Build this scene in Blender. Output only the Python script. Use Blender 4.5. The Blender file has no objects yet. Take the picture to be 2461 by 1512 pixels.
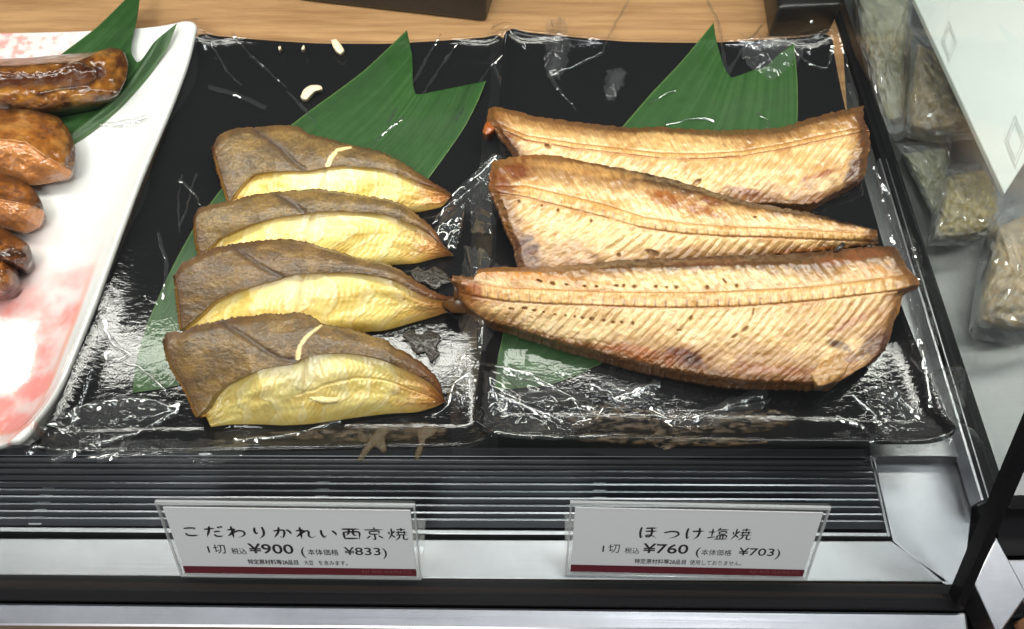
import bpy, bmesh, math, random
import numpy as np
from mathutils import Vector, Matrix

random.seed(7)
RNG = np.random.default_rng(7)
SC = bpy.context.scene
COL = SC.collection

# ------------------------------------------------------------------ camera, light, exposure
F_DP, W_DP, H_DP = 1950.0, 2461.0, 1512.0       # focal length in units of a 2461 px wide frame
PITCH, YAW, ROLL, DIST = math.radians(60), math.radians(-0.8), math.radians(-0.1), 0.496
fwd = np.array([math.sin(YAW)*math.cos(PITCH), math.cos(YAW)*math.cos(PITCH), -math.sin(PITCH)])
r0 = np.cross(fwd, [0, 0, 1.0]); r0 /= np.linalg.norm(r0)
u0 = np.cross(r0, fwd)
rgt = r0*math.cos(ROLL) + u0*math.sin(ROLL)
upv = -r0*math.sin(ROLL) + u0*math.cos(ROLL)
CAM = -fwd*DIST
cam = bpy.data.cameras.new('camera'); cam_o = bpy.data.objects.new('camera', cam); COL.objects.link(cam_o)
cam.sensor_width = 36; cam.lens = 36*F_DP/W_DP; cam.clip_start = 0.01; cam.clip_end = 50
M = Matrix(((rgt[0], upv[0], -fwd[0], CAM[0]), (rgt[1], upv[1], -fwd[1], CAM[1]), (rgt[2], upv[2], -fwd[2], CAM[2]), (0, 0, 0, 1)))
cam_o.matrix_world = M
SC.camera = cam_o

world = bpy.data.worlds.new('World'); SC.world = world; world.use_nodes = True
bg = world.node_tree.nodes['Background']
bg.inputs[0].default_value = (0.92, 0.96, 1.0, 1); bg.inputs[1].default_value = 0.055

def area(name, loc, target, sx, sy, power, col):
    l = bpy.data.lights.new(name, 'AREA'); l.shape = 'RECTANGLE'; l.size = sx; l.size_y = sy
    l.energy = power; l.color = col
    o = bpy.data.objects.new(name, l); COL.objects.link(o); o.location = loc
    d = Vector(target) - Vector(loc)
    o.rotation_euler = d.to_track_quat('-Z', 'Y').to_euler()
    return o
# LED strip under the case canopy, a second weaker one nearer the glass, and shop lamps overhead
area('case_strip_light', (-0.05, 0.15, 0.37), (-0.05, 0.06, 0), 1.5, 0.04, 5.1, (1.0, 0.965, 0.90))
area('canopy_strip_light', (0.0, -0.03, 0.46), (0.0, 0.02, 0), 1.4, 0.02, 1.1, (0.90, 0.95, 1.0))
area('shop_lamp', (-0.5, -1.3, 1.9), (0, 0, 0), 0.7, 0.7, 34, (1.0, 0.96, 0.95))
area('shop_lamp', (0.5, 0.5, 2.1), (0, 0, 0), 0.5, 0.1, 8, (0.95, 0.97, 1.0))
SC.view_settings.view_transform = 'Standard'; SC.view_settings.look = 'None'
SC.view_settings.exposure = 0.0; SC.view_settings.gamma = 1.0
SC.render.engine = 'CYCLES'
SC.cycles.use_denoising = True
SC.cycles.max_bounces = 6; SC.cycles.transparent_max_bounces = 16; SC.cycles.caustics_reflective = False
SC.cycles.caustics_refractive = False; SC.cycles.sample_clamp_indirect = 4

# ------------------------------------------------------------------ helpers
def U(px, py, z):
    """world point(s) at height z seen at frame position (px, py) of the 2461 x 1512 layout"""
    px = np.asarray(px, float); py = np.asarray(py, float); z = np.asarray(z, float)
    a = (px - W_DP/2)/F_DP; b = -(py - H_DP/2)/F_DP
    d = fwd + a[..., None]*rgt + b[..., None]*upv
    t = (z - CAM[2])/d[..., 2]
    return CAM + d*t[..., None]
def ray_plane(px, py, p0, n):
    a = (px - W_DP/2)/F_DP; b = -(py - H_DP/2)/F_DP
    d = fwd + a*rgt + b*upv
    t = np.dot(np.array(p0) - CAM, n)/np.dot(d, n)
    return CAM + d*t
def c4(pts): return [(1074.8 + x*.4741, 228.0 + y*.4741) for x, y in pts]
def c2(pts): return [(358.3 + x*.3231, 260.6 + y*.3231) for x, y in pts]
def c3(pts): return [(358.3 + x*.3231, 618.8 + y*.3231) for x, y in pts]
def lin(r, g, b):
    f = lambda c: (c/255/12.92) if c/255 <= .04045 else ((c/255 + .055)/1.055)**2.4
    return np.array([f(r), f(g), f(b)])
def resample(pts, n, smooth=True):
    p = np.array(pts, float)
    if len(p) == 1: return np.repeat(p, n, 0)
    d = np.r_[0, np.cumsum(np.hypot(*np.diff(p, axis=0).T) + 1e-9)]; d /= d[-1]
    if smooth and len(p) > 2:                       # centripetal-ish cubic through the points
        m = np.gradient(p, d, axis=0)
        q = np.linspace(0, 1, n); i = np.clip(np.searchsorted(d, q, 'right') - 1, 0, len(p) - 2)
        h = (d[i+1] - d[i])[:, None]; s = ((q - d[i])[:, None])/h
        m = np.where(np.abs(m) > 1e5, 0, m)
        out = (2*s**3 - 3*s**2 + 1)*p[i] + (s**3 - 2*s**2 + s)*h*m[i] + (-2*s**3 + 3*s**2)*p[i+1] + (s**3 - s**2)*h*m[i+1]
        linr = np.stack([np.interp(q, d, p[:, k]) for k in (0, 1)], 1)
        return .55*out + .45*linr
    q = np.linspace(0, 1, n)
    return np.stack([np.interp(q, d, p[:, k]) for k in range(p.shape[1])], 1)
def coons(top, right, bottom, left, nu, nv):
    """top and bottom run left to right, left and right run top to bottom; returns [nv, nu, 2]"""
    T, B = resample(top, nu), resample(bottom, nu); L, R = resample(left, nv), resample(right, nv)
    s = np.linspace(0, 1, nu)[None, :, None]; t = np.linspace(0, 1, nv)[:, None, None]
    P = (1-t)*T[None] + t*B[None] + (1-s)*L[:, None] + s*R[:, None]
    P -= (1-s)*(1-t)*(T[0]+L[0])/2 + s*(1-t)*(T[-1]+R[0])/2 + (1-s)*t*(B[0]+L[-1])/2 + s*t*(B[-1]+R[-1])/2
    return P
def _h(i, j, seed):
    n = (i.astype(np.int64)*374761393 + j.astype(np.int64)*668265263 + seed*1442695041) & 0x7fffffff
    n = ((n ^ (n >> 13))*1274126177) & 0x7fffffff
    return ((n ^ (n >> 16)) & 0xffff)/65535.0
def vn(x, y, seed=0):
    x = np.asarray(x, float); y = np.asarray(y, float)
    i = np.floor(x); j = np.floor(y); fx = x - i; fy = y - j
    fx = fx*fx*(3-2*fx); fy = fy*fy*(3-2*fy); i = i.astype(int); j = j.astype(int)
    a = _h(i, j, seed); b = _h(i+1, j, seed); c = _h(i, j+1, seed); d = _h(i+1, j+1, seed)
    return (a*(1-fx) + b*fx)*(1-fy) + (c*(1-fx) + d*fx)*fy
def fbm(x, y, seed=0, o=4):
    r = 0; a = .5
    for k in range(o):
        r = r + a*vn(x*2**k, y*2**k, seed + k*17); a *= .5
    return r/(1 - .5**o)
def sm(a, b, x):
    t = np.clip((x - a)/(b - a), 0, 1); return t*t*(3 - 2*t)
def mixc(c, col, f):
    return c*(1 - f[..., None]) + np.asarray(col)*f[..., None]
def blob(px, py, x, y, rx, ry, ang=0, seed=0, rough=.5):
    a = math.radians(ang); dx = px - x; dy = py - y
    u = (dx*math.cos(a) + dy*math.sin(a))/rx; v = (-dx*math.sin(a) + dy*math.cos(a))/ry
    d = np.sqrt(u*u + v*v) + rough*(fbm(px/14., py/14., 91+seed) - .5)*1.6
    return 1 - sm(.45, 1.1, d)
def segdist(px, py, pts):
    best = np.full(np.shape(px), 1e9); pos = np.zeros(np.shape(px)); acc = 0
    pts = np.array(pts, float); tot = np.hypot(*np.diff(pts, axis=0).T).sum()
    for a, b in zip(pts[:-1], pts[1:]):
        ab = b - a; L = np.hypot(*ab) + 1e-9
        t = np.clip(((px - a[0])*ab[0] + (py - a[1])*ab[1])/L**2, 0, 1)
        d = np.hypot(px - a[0] - t*ab[0], py - a[1] - t*ab[1])
        k = d < best; best = np.where(k, d, best); pos = np.where(k, (acc + t*L)/tot, pos); acc += L
    return best, pos

def link(name, me, mat=None, parent=None, smooth=True):
    o = bpy.data.objects.new(name, me); COL.objects.link(o)
    if mat is not None and not me.materials: me.materials.append(mat)
    if parent is not None: o.parent = parent
    if smooth and len(me.polygons): me.polygons.foreach_set('use_smooth', np.ones(len(me.polygons), bool))
    return o
def tag(o, label, cat, group=None, kind=None):
    if label: o['label'] = label
    if cat: o['category'] = cat
    if group: o['group'] = group
    if kind: o['kind'] = kind
    return o
def empty(name, loc, label, cat, group=None):
    o = bpy.data.objects.new(name, None); COL.objects.link(o); o.empty_display_size = .02
    o.location = (0, 0, 0); return tag(o, label, cat, group)
def mesh_np(name, V, F, C=None, A=None):
    me = bpy.data.meshes.new(name)
    V = np.asarray(V, float)
    me.from_pydata([tuple(v) for v in V], [], F if isinstance(F, list) else F.tolist()); me.update()
    if C is not None:
        at = me.color_attributes.new('Col', 'FLOAT_COLOR', 'POINT')
        at.data.foreach_set('color', np.c_[C, np.ones(len(C))].astype(np.float32).ravel())
    if A is not None:
        at = me.attributes.new('Fib', 'FLOAT_VECTOR', 'POINT'); at.data.foreach_set('vector', np.asarray(A, np.float32).ravel())
    return me
def grid_faces(nv, nu, off=0, flip=False):
    i = np.arange(nv-1)[:, None]*nu + np.arange(nu-1)[None, :] + off
    f = np.stack([i, i+nu, i+nu+1, i+1], -1).reshape(-1, 4)
    return f[:, ::-1] if flip else f
def solid_grid(name, P, C, skirts, mat, parent=None, A=None):
    """closed solid: top grid P [nv,nu,3]; skirts = list of (inset metres, drop array or value)"""
    nv, nu, _ = P.shape
    V = [P.reshape(-1, 3)]; CC = [C.reshape(-1, 3)]
    Fs = grid_faces(nv, nu).tolist()
    idx = np.arange(nv*nu).reshape(nv, nu)
    loop = np.r_[idx[0, :-1], idx[:-1, -1], idx[-1, :0:-1], idx[:0:-1, 0]]     # clockwise seen from above
    ring = V[0][loop]; rc = CC[0][loop]; n = len(loop)
    AA = [A.reshape(-1, 3)] if A is not None else None
    k = 5
    tan = np.roll(ring, -k, 0) - np.roll(ring, k, 0); tan[:, 2] = 0
    nor = np.stack([tan[:, 1]*-1, tan[:, 0], tan[:, 2]], 1)
    nor /= np.linalg.norm(nor, axis=1)[:, None] + 1e-9              # outward, as the loop runs clockwise
    cen = ring.mean(0)
    if ((ring - cen)*nor).sum() < 0: nor = -nor
    prev = loop; off = nv*nu
    for j, (inset, drop, col) in enumerate(skirts):
        q = ring - nor*inset; q[:, 2] = ring[:, 2] - drop if np.isscalar(drop) or len(np.shape(drop)) else ring[:, 2]
        V.append(q); CC.append(rc*.35 + np.asarray(col)*.65 if col is not None else rc*.8)
        if AA: AA.append(AA[0][loop])
        cur = np.arange(n) + off; off += n
        nx = np.roll(cur, -1); px = np.roll(prev, -1)
        Fs += np.stack([prev, px, nx, cur], 1).tolist()
        prev = cur
    R = prev; m = (nu-1) + (nv-1)                                    # underside: strips from the back edge to the front edge
    top = R[:nu]; bot = R[(m + (nu-1) - np.arange(nu)) % n]
    Fs += np.stack([top[:-1], bot[:-1], bot[1:], top[1:]], 1)[:, ::-1].tolist()
    Fs.append(np.r_[R[nu-1:nu-1+nv]].tolist()); Fs.append(np.r_[R[m + nu - 1:], R[:1]].tolist())
    me = mesh_np(name, np.concatenate(V), Fs, np.concatenate(CC), np.concatenate(AA) if AA else None)
    return link(name, me, mat, parent)
def sheet_grid(name, P, C, thick, undercol, mat, parent=None):
    """closed thin sheet following P on both faces"""
    nv, nu, _ = P.shape; N = nv*nu
    V = np.concatenate([P.reshape(-1, 3), P.reshape(-1, 3) - np.array([0, 0, thick])])
    CC = np.concatenate([C.reshape(-1, 3), C.reshape(-1, 3)*0 + undercol])
    Fs = grid_faces(nv, nu).tolist() + grid_faces(nv, nu, N, True).tolist()
    idx = np.arange(N).reshape(nv, nu); loop = np.r_[idx[0, :-1], idx[:-1, -1], idx[-1, :0:-1], idx[:0:-1, 0]]; nx = np.roll(loop, -1)
    Fs += np.stack([loop, nx, nx + N, loop + N], 1).tolist()
    return link(name, mesh_np(name, V, Fs, CC), mat, parent)
def box_mesh(name, c8, mat, parent=None, bev=0.0, smooth=False):
    """c8: 4 lower then 4 upper corners, in the same turn"""
    bm = bmesh.new(); v = [bm.verts.new(p) for p in c8]
    for f in ((3, 2, 1, 0), (4, 5, 6, 7), (0, 1, 5, 4), (1, 2, 6, 5), (2, 3, 7, 6), (3, 0, 4, 7)):
        bm.faces.new([v[i] for i in f])
    bmesh.ops.recalc_face_normals(bm, faces=bm.faces)
    if bev: bmesh.ops.bevel(bm, geom=bm.edges[:], offset=bev, segments=2, affect='EDGES', profile=.5)
    me = bpy.data.meshes.new(name); bm.to_mesh(me); bm.free()
    return link(name, me, mat, parent, smooth)
def slab(name, quad, z0, z1, mat, parent=None, bev=0.0):
    q = [np.array(p, float) for p in quad]
    return box_mesh(name, [(p[0], p[1], z0) for p in q] + [(p[0], p[1], z1) for p in q], mat, parent, bev)

# ------------------------------------------------------------------ materials
def mat_new(name):
    m = bpy.data.materials.new(name); m.use_nodes = True
    return m, m.node_tree.nodes, m.node_tree.links, m.node_tree.nodes['Principled BSDF']
def tex_noise(N, L, scale, detail=4, rough=.55, vec=None, dims='3D'):
    t = N.new('ShaderNodeTexNoise'); t.inputs['Scale'].default_value = scale
    t.inputs['Detail'].default_value = detail; t.inputs['Roughness'].default_value = rough
    if vec is not None: L.new(vec, t.inputs['Vector'])
    return t
def add_bump(N, L, b, src, strength, dist, prev=None):
    u = N.new('ShaderNodeBump'); u.inputs['Strength'].default_value = strength; u.inputs['Distance'].default_value = dist
    L.new(src, u.inputs['Height'])
    if prev is not None: L.new(prev.outputs[0], u.inputs['Normal'])
    L.new(u.outputs[0], b.inputs['Normal']); return u
def geo_pos(N): return N.new('ShaderNodeNewGeometry').outputs['Position']
def mapped(N, L, src, scale):
    m = N.new('ShaderNodeMapping'); m.inputs['Scale'].default_value = scale; L.new(src, m.inputs['Vector']); return m.outputs[0]

def m_plain(name, col, rough=.5, metal=0., spec=.5, bump=None, coat=0.):
    m, N, L, b = mat_new(name)
    b.inputs['Base Color'].default_value = (*col, 1); b.inputs['Roughness'].default_value = rough
    b.inputs['Metallic'].default_value = metal; b.inputs['Specular IOR Level'].default_value = spec
    b.inputs['Coat Weight'].default_value = coat
    if bump:
        t = tex_noise(N, L, bump[0], 3, vec=geo_pos(N)); add_bump(N, L, b, t.outputs[0], bump[1], bump[2])
    return m
def m_vcol(name, rough=.35, coat=.3, coat_r=.12, sss=0., bumps=((900, .3, .0008),), var=.25, var_scale=260, spec=.5, fib=None):
    m, N, L, b = mat_new(name)
    a = N.new('ShaderNodeAttribute'); a.attribute_name = 'Col'
    p = geo_pos(N); t = tex_noise(N, L, var_scale, 5, vec=p)
    hs = N.new('ShaderNodeMapRange'); hs.inputs[1].default_value = .3; hs.inputs[2].default_value = .7
    hs.inputs[3].default_value = 1 - var; hs.inputs[4].default_value = 1 + var; L.new(t.outputs[0], hs.inputs[0])
    mx = N.new('ShaderNodeVectorMath'); mx.operation = 'SCALE'; L.new(a.outputs['Color'], mx.inputs[0]); L.new(hs.outputs[0], mx.inputs['Scale'])
    src = mx.outputs[0]; fibh = None
    if fib:                                        # fine strands along the muscle, from the strand coordinates on the mesh
        fa_ = N.new('ShaderNodeAttribute'); fa_.attribute_name = 'Fib'
        fn = tex_noise(N, L, 1.0, 4, .62, vec=mapped(N, L, fa_.outputs['Vector'], (fib[0], fib[1], 1)))
        cr = N.new('ShaderNodeValToRGB'); e = cr.color_ramp.elements
        e[0].position = .30; e[0].color = (*fib[3], 1); e[1].position = .68; e[1].color = (*fib[4], 1)
        L.new(fn.outputs[0], cr.inputs[0])
        mm = N.new('ShaderNodeMix'); mm.data_type = 'RGBA'; mm.blend_type = 'MULTIPLY'; mm.inputs[0].default_value = fib[2]
        L.new(src, mm.inputs[6]); L.new(cr.outputs[0], mm.inputs[7]); src = mm.outputs[2]; fibh = fn.outputs[0]
    L.new(src, b.inputs['Base Color'])
    b.inputs['Roughness'].default_value = rough; b.inputs['Coat Weight'].default_value = coat
    b.inputs['Coat Roughness'].default_value = coat_r; b.inputs['Specular IOR Level'].default_value = spec
    if sss:
        b.inputs['Subsurface Weight'].default_value = sss; b.inputs['Subsurface Scale'].default_value = .004
        b.inputs['Subsurface Radius'].default_value = (1.0, .55, .25)
    prev = None
    if fib: prev = add_bump(N, L, b, fibh, .6, fib[5]); L.new(prev.outputs[0], b.inputs['Coat Normal'])
    for sc, st, di in bumps:
        n = tex_noise(N, L, sc, 4, .6, vec=p); prev = add_bump(N, L, b, n.outputs[0], st, di, prev)
        L.new(prev.outputs[0], b.inputs['Coat Normal'])
    return m
def m_film(name, rough=.05, ior=1.5, gain=1.5, haze=.03, bump=None, tint=(1, 1, 1)):
    """clear thin plastic: see-through with a Fresnel gloss"""
    m, N, L, b = mat_new(name); N.remove(b)
    out = N['Material Output']
    fr = N.new('ShaderNodeLayerWeight'); fr.inputs['Blend'].default_value = .5      # Schlick, alike from both sides of the thin sheet
    pw = N.new('ShaderNodeMath'); pw.operation = 'POWER'; pw.inputs[1].default_value = 5; L.new(fr.outputs['Facing'], pw.inputs[0])
    f0 = ((ior - 1)/(ior + 1))**2
    mu = N.new('ShaderNodeMath'); mu.operation = 'MULTIPLY_ADD'; mu.inputs[1].default_value = (1 - f0); mu.inputs[2].default_value = f0*gain; mu.use_clamp = True; L.new(pw.outputs[0], mu.inputs[0])
    tr = N.new('ShaderNodeBsdfTransparent'); tr.inputs[0].default_value = (*tint, 1)
    gl = N.new('ShaderNodeBsdfGlossy'); gl.inputs['Roughness'].default_value = rough
    df = N.new('ShaderNodeBsdfDiffuse'); df.inputs[0].default_value = (.8, .82, .84, 1)
    mh = N.new('ShaderNodeMixShader'); mh.inputs[0].default_value = haze; L.new(tr.outputs[0], mh.inputs[1]); L.new(df.outputs[0], mh.inputs[2])
    ms = N.new('ShaderNodeMixShader'); L.new(mu.outputs[0], ms.inputs[0]); L.new(mh.outputs[0], ms.inputs[1]); L.new(gl.outputs[0], ms.inputs[2])
    if bump:
        t = tex_noise(N, L, bump[0], 3, vec=geo_pos(N)); u = N.new('ShaderNodeBump'); u.inputs['Strength'].default_value = bump[1]; u.inputs['Distance'].default_value = bump[2]
        L.new(t.outputs[0], u.inputs['Height']); L.new(u.outputs[0], gl.inputs['Normal']); L.new(u.outputs[0], fr.inputs['Normal'])
    L.new(ms.outputs[0], out.inputs[0]); return m
def m_steel(name, col=(.62, .63, .65), rough=.28, scale=(6, 900, 6), streak=.10):
    m, N, L, b = mat_new(name)
    p = geo_pos(N); v = mapped(N, L, p, scale); t = tex_noise(N, L, 1.0, 5, .65, vec=v)
    r = N.new('ShaderNodeMapRange'); r.inputs[3].default_value = rough - streak; r.inputs[4].default_value = rough + streak; L.new(t.outputs[0], r.inputs[0]); L.new(r.outputs[0], b.inputs['Roughness'])
    t2 = tex_noise(N, L, 18, 4, .6, vec=p)
    cr = N.new('ShaderNodeValToRGB'); cr.color_ramp.elements[0].position = .3; cr.color_ramp.elements[1].position = .75
    cr.color_ramp.elements[0].color = (*[c*.78 for c in col], 1); cr.color_ramp.elements[1].color = (*col, 1)
    L.new(t2.outputs[0], cr.inputs[0]); L.new(cr.outputs[0], b.inputs['Base Color'])
    b.inputs['Metallic'].default_value = 1
    add_bump(N, L, b, t.outputs[0], .12, .0004)
    return m
def m_wood():
    m, N, L, b = mat_new('beech_laminate')
    p = geo_pos(N); v = mapped(N, L, p, (9, 130, 9)); t = tex_noise(N, L, 1.0, 6, .62, vec=v)
    v2 = mapped(N, L, p, (40, 900, 40)); t2 = tex_noise(N, L, 1.0, 3, .6, vec=v2)
    ad = N.new('ShaderNodeMath'); ad.operation = 'MULTIPLY_ADD'; ad.inputs[1].default_value = .35; L.new(t2.outputs[0], ad.inputs[0]); L.new(t.outputs[0], ad.inputs[2])
    cr = N.new('ShaderNodeValToRGB'); e = cr.color_ramp.elements; e[0].position = .42; e[0].color = (*lin(140, 102, 66), 1); e[1].position = .82; e[1].color = (*lin(182, 142, 98), 1)
    L.new(ad.outputs[0], cr.inputs[0]); L.new(cr.outputs[0], b.inputs['Base Color']); b.inputs['Roughness'].default_value = .45
    add_bump(N, L, b, t2.outputs[0], .1, .0003); return m
def m_tray():
    """black lacquer with a fine leathery grain"""
    m, N, L, b = mat_new('black_lacquer')
    b.inputs['Base Color'].default_value = (.004, .004, .0045, 1); b.inputs['Roughness'].default_value = .16
    p = geo_pos(N); v = mapped(N, L, p, (170, 330, 200)); t = tex_noise(N, L, 1.0, 2, .5, vec=v)
    u = add_bump(N, L, b, t.outputs[0], .2, .0010); b.inputs['Specular IOR Level'].default_value = .32
    t2 = tex_noise(N, L, 60, 3, vec=p)
    r = N.new('ShaderNodeMapRange'); r.inputs[3].default_value = .05; r.inputs[4].default_value = .14; L.new(t2.outputs[0], r.inputs[0]); L.new(r.outputs[0], b.inputs['Roughness'])
    return m
M_STEEL = m_steel('brushed_steel', (.44, .45, .47), .36)
M_STEEL_D = m_steel('dull_steel', (.30, .31, .32), .38)
M_SLAT = m_steel('anodised_slat', (.20, .215, .24), .42)
M_LIP_HIGHLIGHT = m_steel('lip_highlight', (.52, .53, .56), .34)  # highlight along the slat tops, painted in as a lighter steel
M_WOOD = m_wood()
M_TRAY = m_tray()
M_BLACK = m_plain('black_rubber', (.008, .008, .009), .55, spec=.12, bump=(400, .25, .0006))
M_BLACKBOX = m_plain('black_plastic', (.010, .009, .008), .3, bump=(900, .2, .0004))
M_PIT = m_plain('dark_pan', (.02, .021, .024), .5)
M_FILM = m_film('clear_wrap', .04, 1.5, .5, .006, bump=(230, .12, .0010))
M_VEIL = m_film('wrap_pucker', .07, 1.5, 2.0, .03)
M_FOLD = m_film('wrap_fold', .10, 1.5, 6.0, .02)
M_BAG = m_film('clear_bag', .05, 1.5, 2.6, .20)
M_GLASS = m_film('window_glass', .003, 1.45, 1.0, .0012, tint=(.97, .985, .975))
M_ACRYL = m_film('clear_acrylic', .02, 1.5, 1.2, .05)
M_ACRYL_E = m_film('acrylic_edge', .08, 1.5, 2.6, .42)
M_PAPER = m_plain('white_card', (.84, .83, .87), .7, spec=.25)
M_INK = m_plain('black_ink', (.018, .016, .016), .6)
M_RED = m_plain('maroon_ink', lin(104, 26, 40), .6)
M_REDTXT = m_plain('rose_ink', lin(150, 84, 88), .6)
M_HOKKE = m_vcol('grilled_flesh', .34, .8, .09, 0, ((420, .12, .0008), (1300, .35, .0004)), .08, 420, fib=(5.0, .075, .80, (.66, .50, .31), (1.30, 1.30, 1.28), .00030))
M_BONE = m_vcol('grilled_bone', .38, .35, .15, 0, ((900, .3, .0006),), .12, 600)
M_KFLESH = m_vcol('pale_flounder_flesh', .33, .55, .10, .2, ((300, .3, .0010), (1100, .3, .0004)), .07, 300, fib=(2.2, 2.2, .6, (.88, .84, .76), (1.12, 1.12, 1.10), .0003))
M_GLAZE = m_vcol('glazed_flesh', .24, 1.0, .04, 0, ((160, .35, .0018), (700, .25, .0005)), .16, 200)
M_LEAF = m_vcol('leaf_green', .42, .06, .25, 0, ((900, .10, .0002),), .10, 160, spec=.35)
def m_kskin():
    m = m_vcol('flounder_skin', .42, .55, .10, 0, ((2200, .2, .0004),), .22, 700, spec=.35)
    N, L = m.node_tree.nodes, m.node_tree.links; b = N['Principled BSDF']
    vo = N.new('ShaderNodeTexVoronoi'); vo.inputs['Scale'].default_value = 1.0
    tn = tex_noise(N, L, 120, 3, vec=geo_pos(N)); 
    wv = N.new('ShaderNodeVectorMath'); wv.operation = 'MULTIPLY_ADD'; L.new(tn.outputs['Color'], wv.inputs[0]); wv.inputs[1].default_value = (.004, .004, .004); L.new(geo_pos(N), wv.inputs[2])
    L.new(mapped(N, L, wv.outputs[0], (900, 1700, 1700)), vo.inputs['Vector'])
    u = N.new('ShaderNodeBump'); u.inputs['Strength'].default_value = .45; u.inputs['Distance'].default_value = .0004
    L.new(vo.outputs['Distance'], u.inputs['Height'])
    L.new(u.outputs[0], b.inputs['Normal'])
    cn = tex_noise(N, L, 800, 3, vec=geo_pos(N)); cb = N.new('ShaderNodeBump'); cb.inputs['Strength'].default_value = .5; cb.inputs['Distance'].default_value = .0006; L.new(cn.outputs[0], cb.inputs['Height']); L.new(cb.outputs[0], b.inputs['Coat Normal'])
    return m
M_KSKIN = m_kskin()
M_SAUCE = m_plain('brown_sauce', lin(34, 27, 14), .3, coat=.2, bump=(420, .7, .003))
M_SAUCE_L = m_plain('pale_sauce_skin', lin(92, 74, 44), .35, bump=(300, .5, .0015)); M_SAUCE_L.node_tree.nodes['Principled BSDF'].inputs['Alpha'].default_value = .38
def m_stain():
    m, N, L, b = mat_new('dried_sauce'); b.inputs['Base Color'].default_value = (*lin(92, 72, 44), 1); b.inputs['Roughness'].default_value = .3
    p = geo_pos(N); t = tex_noise(N, L, 1.0, 5, .65, vec=mapped(N, L, p, (160, 420, 160)))
    cr = N.new('ShaderNodeValToRGB'); cr.color_ramp.elements[0].position = .46; cr.color_ramp.elements[1].position = .68
    L.new(t.outputs[0], cr.inputs[0]); ml = N.new('ShaderNodeMath'); ml.operation = 'MULTIPLY'; ml.inputs[1].default_value = .55; L.new(cr.outputs[0], ml.inputs[0]); L.new(ml.outputs[0], b.inputs['Alpha'])
    return m
M_STAIN = m_stain()
M_FLAKE = m_plain('cooked_fish_flake', lin(238, 218, 186), .5, bump=(600, .4, .001))

# ------------------------------------------------------------------ the case: shelf, sill, grille, rails, glass
Z_SILL = -0.014
def uq(pts, z): return [U(x, y, z) for x, y in pts]
shelf = slab('shelf_board', [U(-900, 1010, 0)[:2], U(2080, 1010, 0)[:2], U(1990, -500, 0)[:2], U(-700, -500, 0)[:2]], -.008, -0.0004, M_WOOD)
tag(shelf, 'pale wood shelf board under the fish trays', None, kind='structure')
pan = slab('case_floor', [U(-900, 1560, -.06)[:2], U(3600, 1560, -.06)[:2], U(3600, 300, -.06)[:2], U(-900, 300, -.06)[:2]], -.075, -.06, M_PIT)
tag(pan, 'dark pan below the air grille', None, kind='structure')

case = empty('display_case', (0, 0, 0), 'brushed steel refrigerated display case with black gaskets and glass panes', 'display case')
def bar(name, quad_px, z, thick, mat, bev=.0006, parent=case):
    q = [U(x, y, z)[:2] for x, y in quad_px]
    return slab(name, q, z - thick, z, mat, parent, bev)
bar('front_sill', [(-700, 1292), (2142, 1300), (2285, 1400), (-700, 1378)], Z_SILL, .02, M_STEEL)
bar('gasket', [(-700, 1374), (2300, 1404), (2318, 1466), (-700, 1434)], Z_SILL + .002, .03, M_BLACK)
bar('front_strip', [(-700, 1440), (2324, 1472), (2330, 1522), (-700, 1500)], Z_SILL - .001, .03, M_STEEL, .0015)
bar('lower_trim', [(-700, 1502), (2400, 1526), (2400, 1700), (-700, 1700)], Z_SILL - .012, .03, m_plain('tan_trim', lin(150, 118, 92), .5))
bar('side_rail', [(2098, 1098), (2352, 1098), (2312, 1440), (2146, 1300)], Z_SILL, .02, M_STEEL)
bar('side_rail', [(1990, 20), (2010, 20), (2346, 1098), (2092, 1098)], -.004, .02, M_STEEL_D)
bar('side_channel', [(2112, 380), (2117, 380), (2366, 1203), (2358, 1203)], .005, .012, M_STEEL, .0004)
bar('side_channel', [(2128, 380), (2131, 380), (2381, 1203), (2376, 1203)], .004, .012, M_STEEL_D, .0004)
# gasket running back under the side pane
bar('side_gasket', [(1903, -300), (1930, -300), (2432, 1222), (2384, 1222)], .003, .03, M_BLACK)

# grille
grille = empty('air_grille', (0, 0, 0), 'grey metal air grille with long slats in front of the trays', 'grille')
rows = [1106, 1119, 1133, 1148, 1165, 1182, 1199, 1216, 1234, 1250]
for i, y in enumerate(rows):
    xr = 2092 + (y - 1100)*.235
    a, b = U(-700, y - 5 - 2, Z_SILL), U(xr, y + 4, Z_SILL)
    # a tilted blade: thin lip on top, its highlight put into a brighter steel, broad face falling away towards the front
    w, t = .0011, .0009
    a2 = a + np.array([0, -.0034, -.0034]); b2 = b + np.array([0, -.0034, -.0034])
    up = np.array([0, w, 0])
    sl = box_mesh('slat', [a2, b2, b2 + up, a2 + up, a, b, b + up, a + up], M_SLAT, grille, .0003)
    lo = np.array([0, -.0003, .0001]); lw = .0007 if i % 2 == 0 else .0003; hi = np.array([0, lw, lw + .0001]); e1, e2 = np.array([0, lw, .0001]), np.array([0, -.0003, lw + .0001])
    box_mesh('lip', [a + lo, b + lo, b + e1, a + e1, a + e2, b + e2, b + hi, a + hi], M_LIP_HIGHLIGHT if i % 2 == 0 else M_STEEL_D, sl, .00005)
bar('rim_bar', [(-700, 1262), (2134, 1280), (2137, 1290), (-700, 1274)], Z_SILL + .001, .012, M_STEEL, .0004, grille)
bar('top_rail', [(-700, 1070), (2086, 1078), (2090, 1100), (-700, 1094)], Z_SILL + .001, .012, M_SLAT, .0004, grille)
for x0, x1 in ((128, 66), (768, 748), (1424, 1426)):
    bar('cross_bar', [(x0, 1096), (x0 + 34, 1096), (x1 + 32, 1262), (x1, 1262)], Z_SILL - .0020, .003, M_STEEL_D, .0004, grille)
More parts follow.
